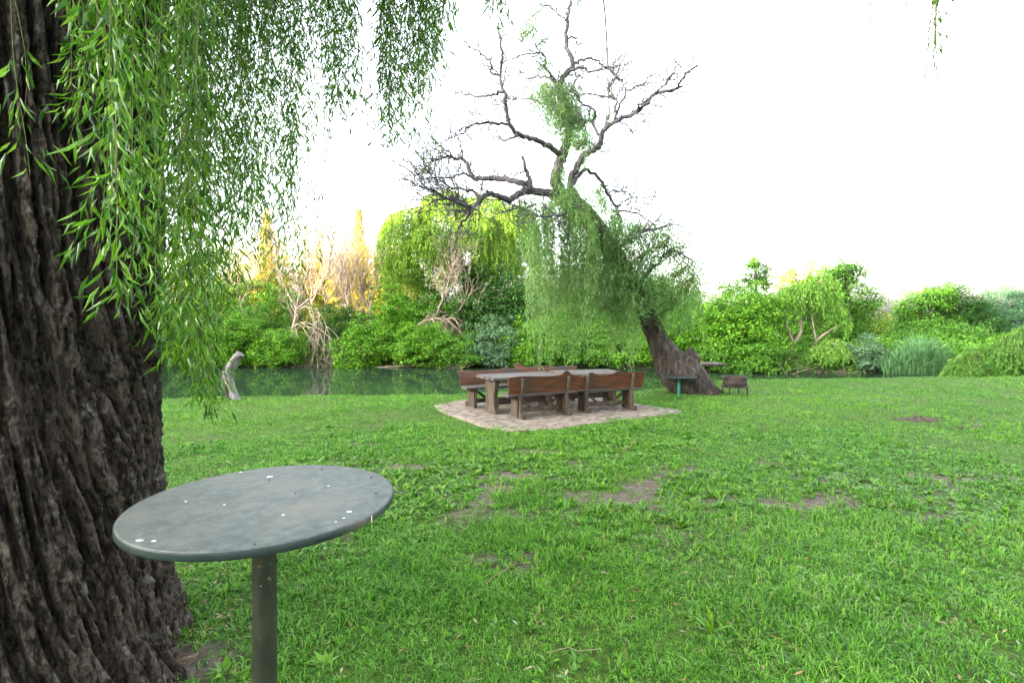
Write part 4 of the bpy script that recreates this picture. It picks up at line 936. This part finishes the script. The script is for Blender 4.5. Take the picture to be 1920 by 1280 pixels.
# ---- the leaning willow
LY = 13.3
def leaning_willow():
    rs = RS(101); b = at(1308, 739, LY); z = ground_z(b[0], LY); base = np.array([b[0], LY, z])
    t = thing('leaning_willow', 'old willow leaning left over the picnic tables with bare upper limbs', 'willow', base)
    def L3(pts): return np.array([at(p[0], p[1], LY+(p[2] if len(p) > 2 else 0)) for p in pts])-base
    # trunk: wide foot, swelling, then a leaning stem
    ctrl = [(1316, 752, 0, 45), (1309, 739, 0, 37), (1296, 722, 0, 38), (1278, 702, 0, 41), (1260, 682, 0, 35), (1246, 660, 0, 26), (1232, 632, 0, 21), (1218, 602, -.1, 19), (1204, 570, -.2, 18), (1180, 525, -.3, 18), (1150, 475, -.3, 19), (1120, 430, -.2, 20), (1090, 395, 0, 20), (1060, 372, 0, 17), (1034, 362, 0, 13)]
    P = spline(L3(ctrl), 6); R = spline(np.array([[c[3]] for c in ctrl]), 6)[:, 0]*LY/F*.87
    mb = MB(); n = 56
    T = unit(np.gradient(P, axis=0)); Yv = np.array([0, 1.0, 0]); A = unit(np.cross(T, Yv)); Bv = np.cross(T, A); th = np.arange(n)/n*2*PI
    ring = P[:, None]+R[:, None, None]*(np.cos(th)[None, :, None]*A[:, None]+np.sin(th)[None, :, None]*Bv[:, None])
    s = np.arange(len(P))[:, None]*.12*np.ones((1, n))
    q = np.stack([np.cos(th)[None]*3.4+0*s, np.sin(th)[None]*3.4+0*s, s*.7], -1)
    rid = 1-np.abs(2*vnoise(q*[1.6, 1.6, 1.0], 7)-1); lump = vnoise(q*.55, 8)-.5
    disp = 1+.20*(rid-.5)+.16*lump*np.clip(R/.4, 0, 1)[:, None]
    ring = P[:, None]+(ring-P[:, None])*disp[..., None]
    k = np.arange(len(P)-1)[:, None]*n; j = np.arange(n)[None]
    mb.add(ring.reshape(-1, 3), np.stack([k+j, k+(j+1) % n, k+n+(j+1) % n, k+n+j], -1).reshape(-1, 4), 0, True)
    trunk = mb.build('trunk', M['bark_lean'], t)
    mb = MB(); P2 = spline(L3([(1285, 690, -.1), (1296, 672, -.1), (1294, 660, -.05), (1290, 655, 0)]), 5); tube(mb, P2, np.interp(np.arange(len(P2)), [0, 8, 15], [.26, .15, .08]), 16, 0, True, .35, 3); mb.build('burl', M['bark_lean'], trunk)
    limbs = [  # (points u, v, depth), radii px, twigs, name
        ([(1062, 372), (1045, 350), (1040, 338), (1048, 309), (1055, 287), (1064, 268)], 15, 11, 0),
        ([(1058, 292), (1044, 285, -.1), (1024, 271, -.3), (998, 261, -.5), (976, 254, -.6), (955, 234, -.8), (949, 200, -.9), (945, 172, -1), (938, 137, -1), (941, 103, -1.1), (938, 66, -1.2)], 8, 2.0, 10),
        ([(955, 234, -.8), (921, 230, -1), (886, 234, -1.2), (868, 250, -1.3), (845, 258, -1.4)], 3, 1.2, 8),
        ([(945, 172, -1), (925, 177, -.8), (903, 182, -.5), (880, 178, -.3), (855, 175, 0)], 3, 1.0, 8),
        ([(938, 139, -1), (921, 137, -1), (920, 117, -1.1), (900, 100, -1.3), (879, 88, -1.4)], 2.5, 1.0, 7),
        ([(976, 254, -.6), (950, 262, -.3), (925, 256, 0), (915, 240, .2)], 2.2, 1.0, 5),
        ([(1064, 268), (1068, 247, .2), (1065, 206, .4), (1055, 175, .4), (1048, 155, .4), (1062, 137, .5), (1075, 120, .5), (1064, 93, .6), (1061, 69, .6), (1065, 27, .7), (1072, -5, .8), (1078, -45, .9)], 10, 3, 8),
        ([(1075, 120, .5), (1092, 113, .8), (1110, 110, 1), (1124, 118, 1.2), (1137, 127, 1.4), (1161, 124, 1.6), (1185, 117, 1.8)], 3, 1.0, 9),
        ([(1062, 137, .5), (1085, 128, .2), (1117, 134, 0), (1140, 132, -.2), (1168, 152, -.4)], 3, 1.0, 8),
        ([(1062, 75, .6), (1075, 69, .8), (1084, 84, 1), (1105, 78, 1.2), (1125, 67, 1.4)], 2, .9, 4),
        ([(1062, 40, .7), (1048, 25, .5), (1035, 15, .4), (1025, 10, .3)], 1.8, .8, 4),
        ([(1050, 160, .4), (1024, 131, .1), (1021, 103, -.1), (996, 99, -.4), (965, 110, -.6)], 3, 1.0, 7),
        ([(1048, 160, .4), (1020, 142, .8), (990, 147, 1), (978, 135, 1.2), (950, 142, 1.5)], 2.4, 1.0, 6),
        ([(1062, 215, .3), (1040, 200, .6), (1000, 187, 1), (965, 186, 1.4), (930, 190, 1.6)], 2.4, 1.0, 6),
        ([(1088, 392), (1070, 345, -.2), (1075, 327, -.2), (1092, 296, -.4), (1110, 282, -.5), (1123, 275, -.5), (1128, 255, -.6), (1134, 241, -.7), (1154, 227, -.8), (1189, 213, -1), (1209, 196, -1.1), (1230, 175, -1.2), (1268, 168, -1.4), (1281, 144, -1.5), (1309, 124, -1.6)], 10, 1.8, 14),
        ([(1154, 227, -.8), (1156, 205, -.8), (1154, 186, -.7), (1141, 175, -.6), (1147, 151, -.5), (1168, 149, -.4)], 3, 1.0, 9),
        ([(1156, 212, -.8), (1175, 175, -1.0), (1205, 158, -1.1), (1230, 137, -1.3)], 2.5, 1.0, 8),
        ([(1190, 213, -1), (1220, 180, -1.4), (1245, 160, -1.6), (1262, 140, -1.8)], 2.4, 1.0, 8),
        ([(1126, 258, -.6), (1110, 230, -.3), (1090, 226, 0), (1065, 223, .3), (1040, 205, .5)], 3, 1.2, 7),
        ([(1110, 232, -.3), (1117, 210, -.5), (1089, 192, -.7), (1077, 168, -.8), (1080, 140, -.9)], 2.8, 1.0, 6),
        ([(1152, 186, -.7), (1120, 178, -.4), (1092, 176, -.1)], 2.2, 1.0, 5),
        ([(1160, 227, -.8), (1180, 240, -1), (1190, 256, -1.2)], 1.8, .8, 4),
        ([(1060, 372), (1034, 364, -.1), (996, 357, -.3), (980, 358, -.4), (955, 375, -.6), (927, 364, -.8), (903, 371, -1), (886, 392, -1.1), (872, 410, -1.2), (858, 430, -1.3)], 12, 2.0, 14),
        ([(886, 392, -1.1), (852, 378, -1.3), (817, 361, -1.5), (776, 344, -1.8)], 4, 1.0, 14),
        ([(903, 371, -1), (880, 356, -.9), (845, 350, -1), (810, 330, -1.2), (795, 310, -1.3)], 3, 1.0, 12),
        ([(886, 392, -1.1), (850, 372, -.7), (810, 378, -.5), (785, 398, -.3)], 3, 1.0, 10),
        ([(996, 357, -.3), (986, 344, -.2), (948, 337, .1), (905, 334, .3), (886, 333, .4), (872, 302, .5), (850, 296, .6), (828, 296, .7), (797, 306, .8)], 9, 1.8, 12),
        ([(828, 296, .7), (845, 290, .5), (828, 275, .4), (815, 262, .3)], 2.5, 1, 8),
        ([(886, 333, .4), (865, 325, .2), (835, 335, .0), (800, 322, -.2), (780, 330, -.3)], 2.6, 1, 10),
        ([(996, 357, -.3), (990, 330, -.4), (984, 312, -.4), (979, 293, -.4)], 6, 3.2, 0),
        ([(989, 318, -.4), (965, 325, -.5), (935, 330, -.6)], 2, 1, 2),
        ([(1075, 345, .2), (1092, 320, .4), (1120, 330, .5), (1140, 364, .6), (1158, 395, .6), (1168, 440, .6)], 6, 2, 8),
        ([(1138, 360, .6), (1160, 358, .8), (1185, 364, 1)], 2, .8, 8),
        ([(1156, 385, .6), (1185, 372, .9), (1223, 371, 1.2)], 2, .8, 8),
        ([(1158, 395, .6), (1195, 400, .4), (1230, 425, .2)], 2.2, 1, 8),
        ([(1150, 475, -.3), (1190, 440, -.5), (1225, 430, -.8), (1262, 420, -1)], 5, 1.5, 6),
        ([(1190, 540, -.2), (1225, 500, -.5), (1262, 470, -.7), (1300, 490, -.8)], 5, 1.5, 6),
        ([(1090, 395), (1060, 400, -.9), (1030, 405, -1.4), (1000, 410, -1.7)], 6, 1.5, 6),
        ([(1000, 384, .5), (985, 390, .6), (960, 395, .7), (925, 400, .8)], 3, 1.2, 5),
    ]
    ends = []
    for pts, r0, r1, tw in limbs:
        P = spline(L3(pts), 5); P[1:-1] += rs.normal(0, .018, P[1:-1].shape); R = np.linspace(r0*(.74 if r0 > 5 else .9), max(r1, 1.0)*.8, len(P))*LY/F
        mb = MB(); tube(mb, P, R, 9 if r0 > 5 else 6, 0, True, .12, 5)
        for q in range(int(tw*2.5)):
            i = rs.randint(len(P)//4, len(P)); d = unit(P[min(i+1, len(P)-1)]-P[max(i-1, 0)])
            branch_rec(mb, rs, P[i], unit(d*.8+rand_unit(rs, 1)[0]*.8+np.array([0, 0, .1])), rs.uniform(.28, .8), float(np.clip(R[i]*.5, .011, .017)), 2, 4, 0, (2, 3), .7, .78, kink=.45, up=.02)
        mb.build('limb', M['bark_grey'], t)
    # hanging foliage: anchors in photo pixels, drop in pixels
    def hang(boxes, name='hanging_foliage', leaf=.085, spacing=.03, den=.7):
        for (u0, v0, u1, v1, w, d0, d1, ve0, ve1, n) in boxes:
            mb = MB(); n = max(2, int(n*den)); nc = max(2, n//7); cf = rs.rand(nc); ce = rs.uniform(-150, 25, nc)*(rs.rand(nc)**.6); ci = rs.randint(0, nc, n); f = np.clip(cf[ci]+rs.normal(0, .010, n), 0, 1); u = u0+(u1-u0)*f+rs.uniform(-w, w, nc)[ci]+rs.normal(0, 2.2, n); v = v0+(v1-v0)*f+rs.uniform(-12, 12, n); dy = rs.uniform(d0, d1, nc)[ci]+rs.normal(0, .1, n)
            A = np.array([at(a_, b_, LY+c_) for a_, b_, c_ in zip(u, v, dy)])-base
            ve = ve0+(ve1-ve0)*f+ce[ci]+rs.uniform(-30, 25, n); ln = np.maximum((ve-v)*LY/F*rs.uniform(.55, 1.0, n), .25)
            a_ = rs.rand(n)*6.28
            strands(mb, rs, A, ln, np.c_[np.cos(a_), np.sin(a_)*.5, np.zeros(n)], spacing, leaf, leaf*.3, .003, 0, 1, False, .05, .16, .55, 1.5)
            mb.build(name, [M['shoot'], M['willow_lean']], t)
    hang([
        (990, 400, 1030, 385, 12, -1.9, -.6, 640, 690, 60), (1030, 375, 1070, 375, 12, -1.6, -.3, 690, 700, 80), (1060, 380, 1100, 400, 14, -1.5, -.2, 690, 690, 90),
        (1085, 400, 1130, 440, 14, -1.4, 0, 680, 690, 85), (1120, 450, 1165, 510, 14, -1.2, .2, 690, 690, 80), (1155, 490, 1195, 550, 14, -1.0, .4, 690, 685, 70),
        (1190, 545, 1215, 575, 12, -.7, .6, 690, 640, 30), (1030, 370, 1100, 395, 16, .2, 1.6, 640, 670, 90), (1100, 420, 1180, 530, 16, .3, 1.7, 640, 670, 80),
        (980, 425, 1010, 410, 8, -2.0, -1.2, 560, 690, 26), (1220, 520, 1290, 560, 16, -.4, 1.2, 690, 690, 34), (1145, 440, 1300, 480, 16, -1.0, .3, 590, 620, 90), (1190, 520, 1305, 530, 16, -.9, .4, 640, 640, 70), (1120, 420, 1180, 460, 14, -1.1, -.2, 600, 640, 60),
    ])
    hang([(1025, 150, 1065, 160, 26, -.6, 1.2, 290, 270, 60), (1005, 165, 1045, 160, 20, -.6, 1.2, 235, 270, 50), (1055, 185, 1105, 215, 22, -.7, 1.1, 330, 310, 70), (1030, 200, 1090, 200, 26, -.8, 1.2, 290, 300, 40), (1040, 300, 1060, 330, 14, -.5, .4, 400, 400, 34), (1070, 290, 1125, 290, 14, -.7, .3, 350, 320, 30),
          (1095, 325, 1140, 370, 12, .2, .9, 400, 440, 36), (1140, 370, 1160, 420, 14, .2, .9, 450, 500, 30), (960, 385, 1000, 365, 14, -.9, .6, 450, 520, 26), (1140, 205, 1142, 205, 3, -.4, -.2, 268, 268, 3)], leaf=.08, den=1.7)
    # bushy sprays on the right hand limbs
    def spray(boxes):
        for (u, v, rx, rz, n, dY) in boxes:
            k_ = LY/F; c = at(u, v, LY+dY)-base; mb = MB()
            cc = crown_leaves(mb, rs, [(c[0], c[1], c[2], rx*k_, rx*k_*.8, rz*k_)], int(n*1.25), 44, .25, .08, 1, .9, .1, .28, (.15, 0, -.75))
            for q in range(min(16, n)): tube(mb, spline([c+rs.normal(0, .1, 3)*[1, 1, .4]-np.array([.25, 0, .25]), c, cc[rs.randint(len(cc))]], 3), [.012]*2+[.008]*3+[.004]*2, 4, 0, True, cap=False)
            mb.build('spray_foliage', [M['shoot'], M['willow_lean']], t)
    spray([(1215, 470, 46, 46, 46, -.5), (1255, 445, 34, 40, 26, -.8), (1285, 500, 34, 40, 26, -.7), (1180, 500, 42, 50, 42, -.4), (1240, 530, 55, 40, 52, -.3), (1205, 560, 45, 40, 40, -.3), (1165, 430, 30, 34, 22, .4), (1150, 560, 45, 60, 46, -.7),
           (1095, 390, 40, 34, 30, -.4), (1150, 440, 40, 40, 34, -.4), (1070, 365, 34, 30, 22, -.5), (1045, 165, 40, 30, 8, .4), (1070, 200, 36, 40, 7, .4), (1015, 180, 22, 24, 5, .2), (1095, 230, 24, 30, 6, .2), (1000, 55, 16, 18, 7, -.2), (1020, 75, 12, 10, 4, -.1), (1022, 118, 14, 16, 6, 0), (985, 60, 14, 12, 4, -.4), (1012, 20, 10, 16, 4, .3), (1085, 5, 14, 10, 4, .8), (1100, 260, 26, 26, 14, -.5), (1300, 520, 14, 14, 5, -.8), (1250, 580, 46, 40, 34, -.1), (1275, 550, 36, 34, 24, -.5), (1195, 430, 34, 24, 18, -.2)])
leaning_willow()

# ---- the big willow at the left
TX, TY = -2.62, 2.62
def big_willow():
    rs = RS(201)
    t = thing('big_willow', 'massive old willow with deeply ridged bark and hanging green strands at the left', 'willow', (TX, TY, 0))
    nth, nz = 1000, 960
    th = np.arange(nth)/nth*2*PI; zz = np.linspace(-.12, 5.6, nz)
    TH, ZZ = np.meshgrid(th, zz)
    R = .66+.20*np.exp(-np.maximum(ZZ, 0)/.42)+.02*np.sin(ZZ*1.1)
    for kk, ph, am in ((3, .6, .06), (5, 2.0, .07), (7, .3, .045)): R += am*np.cos(kk*TH+ph)*np.exp(-np.maximum(ZZ, 0)/.45)
    R += .035*np.cos(2*TH+.5+.4*ZZ)+.05*(vnoise(np.stack([np.cos(TH)*1.6, np.sin(TH)*1.6, ZZ*.8], -1), 3)-.5)
    tw = TH+.28*ZZ-.02*ZZ**2+.22*(vnoise(np.stack([np.cos(TH)*2, np.sin(TH)*2, ZZ*.9], -1), 4)-.5)
    def ridg(fa, fz, seed):
        q = np.stack([np.cos(tw)*fa, np.sin(tw)*fa, ZZ*fz], -1)
        wp = vnoise(q*1.7, seed+50)-.5
        q = q+wp[..., None]*np.array([.8, .8, .3])
        return 1-np.abs(2*vnoise(q, seed)-1)
    def plates(fa, fz, seed, sharp): return np.minimum(1, (1-ridg(fa, fz, seed))*sharp)**.75      # broad plates cut by narrow furrows
    def sstep(v, lo, hi):
        t_ = np.clip((v-lo)/(hi-lo), 0, 1); return t_*t_*(3-2*t_)
    def nz_(fa, fz, seed, wpa=.9):
        q = np.stack([np.cos(tw)*fa, np.sin(tw)*fa, ZZ*fz], -1)
        wp = vnoise(q*np.array([.45, .45, .9]), seed+50)-.5; wq = vnoise(q*1.9, seed+70)-.5
        q = q+(wp*2.6*wpa+wq*.7*wpa)[..., None]*np.stack([-np.sin(tw), np.cos(tw), 0*tw], -1)
        return vnoise(q, seed)
    f1 = nz_(23, 1.3, 11, .45)*.68+nz_(46, 5.0, 12, .5)*.32
    a1 = sstep(f1, .36, .56); a2 = plates(20, 1.6, 22, 2.2); a3 = sstep(nz_(60, 16, 13, .5), .3, .7)
    a4 = vnoise(np.stack([np.cos(tw)*75, np.sin(tw)*75, ZZ*60], -1), 14)
    big = vnoise(np.stack([np.cos(tw)*5, np.sin(tw)*5, ZZ*1.2], -1), 15)
    d = .090*a1+.026*a2*a1+.026*a3*(.35+.65*a1)+.016*a4+.035*(big-.5)
    R = R+d-.115
    lean = .03*ZZ
    V = np.stack([R*np.cos(TH)+lean*.5, R*np.sin(TH)+lean*.2, ZZ], -1).reshape(-1, 3)
    k = np.arange(nz-1)[:, None]*nth; j = np.arange(nth)[None]
    mb = MB().add(V, np.stack([k+j, k+(j+1) % nth, k+nth+(j+1) % nth, k+nth+j], -1).reshape(-1, 4), 0, True)
    mb.build('trunk', M['bark_near'], t)
    base = np.array([TX, TY, 0])
    limb_paths = [[(0, 0, 5.2), (.7, .3, 6.0), (1.8, .6, 6.4), (3.2, .9, 6.4), (4.8, .5, 6.1)], [(0, 0, 5.2), (.2, .9, 6.0), (.6, 2.2, 6.4), (1.2, 3.6, 6.3)], [(0, 0, 5.2), (.5, -.6, 6.2), (1.4, -1.6, 6.7), (2.6, -2.6, 6.8)],
                  [(0, 0, 5.2), (-.9, .2, 6.2), (-2.2, .3, 6.8)], [(0, 0, 5.2), (-.2, -.9, 6.2), (-.5, -2.3, 6.7)], [(0, 0, 5.3), (.2, .2, 7), (.5, .3, 9)], [(.7, .3, 6.0), (1.3, 1.2, 6.3), (2.3, 2.2, 6.3), (3.2, 2.8, 6.2)]]
    for P in limb_paths:
        P = spline(P, 5); mb = MB(); tube(mb, P, np.linspace(.34, .05, len(P)), 12, 0, True, .15, 9)
        for q in range(5):
            i = rs.randint(5, len(P)); branch_rec(mb, rs, P[i], unit(rs.normal(0, 1, 3)*[1, 1, .25]), 1.0, .03, 2, 5)
        mb.build('limb', M['bark_near'], t)
    # crown above the frame: it keeps the trunk and near lawn in its shade
    mb = MB()
    crown_leaves(mb, rs, [(0, 0, 7.6, 3.6, 3.4, 1.5), (2.0, .6, 7.2, 2.8, 2.6, 1.0), (.6, 1.8, 7.2, 2.6, 2.2, 1.0), (.8, -1.8, 7.4, 2.6, 2.4, 1.1), (-1.5, -.4, 6.8, 1.8, 2.4, 1.4), (4.3, .2, 7.3, 2.6, 2.3, 1.0), (4.0, -2.4, 7.4, 2.8, 2.4, 1.1), (6.6, -.6, 7.2, 2.2, 2.2, 1.0)], 2000, 70, .5, .2, 0, .7, .1, .3)
    mb.build('crown', M['willow_near'], t)
    # hanging strands: (u range, end rows, distance range, strands, leaf, share of bare twig, start height)
    def curtain(u0, u1, ve0, ve1, d0, d1, n, per=4, leaf=.085, bare=.0, zt=0, spacing=.018, sway=.05, jit=40, twig_r=.0022, wfac=.145, name='hanging_foliage'):
        f = (np.arange(n)+.5)/n+rs.uniform(-.5, .5, n)/n
        Yd = rs.uniform(d0, d1, n); u = u0+(u1-u0)*f; ve = ve0+(ve1-ve0)*f+rs.uniform(-jit*1.6, jit*.5, n)
        E = np.array([at(a_, b_, c_) for a_, b_, c_ in zip(u, ve, Yd)])-base
        ztop = np.maximum(CAMZ+HV/F*Yd+.15, 3.2)+rs.uniform(.0, .5, n)
        for s0 in range(0, n, per):
            mb = MB(); sl = slice(s0, min(s0+per, n)); a_ = rs.rand(len(E[sl]))*6.28; o = np.c_[np.cos(a_), np.sin(a_)*.6, 0*a_]
            A = E[sl].copy(); A[:, 2] = ztop[sl]; A -= o*.08
            strands(mb, rs, A, A[:, 2]-E[sl][:, 2], o, spacing, leaf, leaf*wfac, twig_r, 0, 1, True, sway, .08, .75, 1.2, bare, .38)
            mb.build(name, [M['shoot'], M['willow_near']], t)
    # over the trunk, close to the lens
    curtain(125, 165, 180, 380, 1.75, 2.1, 3, 1, .085, spacing=.015)
    curtain(150, 215, 350, 560, 1.6, 2.0, 3, 1, .09, spacing=.014)
    curtain(205, 250, 540, 600, 1.6, 1.9, 4, 1, .09, spacing=.013)
    curtain(170, 280, 240, 400, 1.8, 2.3, 5, 1, .085, spacing=.014)
    curtain(255, 322, 420, 520, 1.9, 2.4, 3, 1, .085, spacing=.017)
    curtain(20, 50, 300, 340, 1.7, 1.9, 2, 1, .075, .6, spacing=.045)
    # beside the trunk
    curtain(308, 368, 640, 730, 2.2, 2.9, 19, 3, .085)
    curtain(330, 405, 660, 800, 2.6, 3.4, 20, 3, .085)
    curtain(370, 470, 600, 520, 3.0, 4.4, 20, 4, .085)
    curtain(330, 480, 380, 430, 3.0, 4.6, 26, 4, .085)
    curtain(440, 560, 440, 400, 3.4, 5.0, 20, 2, .085)
    curtain(480, 560, 520, 560, 3.6, 4.8, 12, 3, .08)
    curtain(540, 640, 330, 230, 3.6, 5.0, 15, 3, .085)
    curtain(590, 625, 480, 500, 3.8, 4.4, 4, 2, .08, spacing=.03)
    curtain(620, 675, 210, 230, 3.4, 4.4, 16, 4, .085)
    curtain(400, 660, 150, 110, 3.2, 5.0, 30, 4, .085)
    curtain(708, 750, 255, 275, 3.6, 4.4, 22, 3, .085)
    curtain(756, 832, 215, 130, 3.6, 4.6, 34, 4, .085)
    curtain(784, 800, 310, 300, 3.8, 4.2, 4, 2, .085)
    curtain(820, 860, 90, 50, 3.8, 4.4, 10, 3, .085)
    curtain(914, 950, 60, 55, 3.6, 4.2, 11, 3, .085)
    # nearly bare thin shoots at the right
    curtain(1142, 1146, 275, 275, 3.6, 3.8, 1, 1, .035, .1, spacing=.03, jit=2, twig_r=.009, sway=.015)
    curtain(1628, 1636, 70, 70, 2.6, 2.7, 2, 1, .035, .3, spacing=.03, jit=8, sway=.02, twig_r=.005)
    curtain(1708, 1714, 145, 145, 2.6, 2.8, 1, 1, .035, .3, spacing=.03, jit=4, sway=.02, twig_r=.005)
    curtain(1748, 1758, 150, 130, 2.4, 2.6, 3, 1, .045, .3, spacing=.010, jit=6, twig_r=.0042, sway=.02)
    curtain(1744, 1748, 235, 240, 2.6, 2.8, 1, 1, .03, .5, spacing=.05, jit=3, sway=.03, twig_r=.005)
big_willow()

# ------------------------------------------------------------------ light and camera
sc = bpy.context.scene
wd = bpy.data.worlds.new('World'); sc.world = wd; wd.use_nodes = True
nt = wd.node_tree; bg = nt.nodes['Background']
sky = nt.nodes.new('ShaderNodeTexSky'); sky.sky_type = 'NISHITA'; sky.sun_disc = False
sky.sun_elevation = SUN_EL; sky.sun_rotation = SUN_AZ; sky.air_density = 1.0; sky.dust_density = 5.6; sky.ozone_density = 1.0
hs = nt.nodes.new('ShaderNodeHueSaturation'); hs.inputs['Saturation'].default_value = .35
nt.links.new(sky.outputs[0], hs.inputs['Color']); nt.links.new(hs.outputs[0], bg.inputs[0]); bg.inputs[1].default_value = .15
sun = bpy.data.lights.new('sun', 'SUN'); sun.energy = 4.0; sun.angle = math.radians(.5); sun.color = (1.0, .80, .45)
so = bpy.data.objects.new('sun', sun); C.objects.link(so)
sv = Vector((sd[0]*math.cos(SUN_EL), sd[1]*math.cos(SUN_EL), math.sin(SUN_EL)))
so.rotation_euler = (-sv).to_track_quat('-Z', 'Y').to_euler(); so.location = sv*60

cam = bpy.data.cameras.new('camera'); co = bpy.data.objects.new('camera', cam); C.objects.link(co)
co.location = (0, 0, CAMZ); co.rotation_euler = (PI/2, 0, 0)
cam.sensor_fit = 'HORIZONTAL'; cam.sensor_width = 36; cam.lens = F/1920*36; cam.shift_y = -(640-HV)/1920
cam.clip_start = .05; cam.clip_end = 2000
sc.camera = co
vs = sc.view_settings; vs.view_transform = 'Standard'; vs.look = 'None'; vs.gamma = 1; vs.exposure = 4.2
cy = sc.cycles
cy.max_bounces = 6; cy.diffuse_bounces = 3; cy.glossy_bounces = 3; cy.transmission_bounces = 4; cy.transparent_max_bounces = 4
cy.caustics_reflective = False; cy.caustics_refractive = False
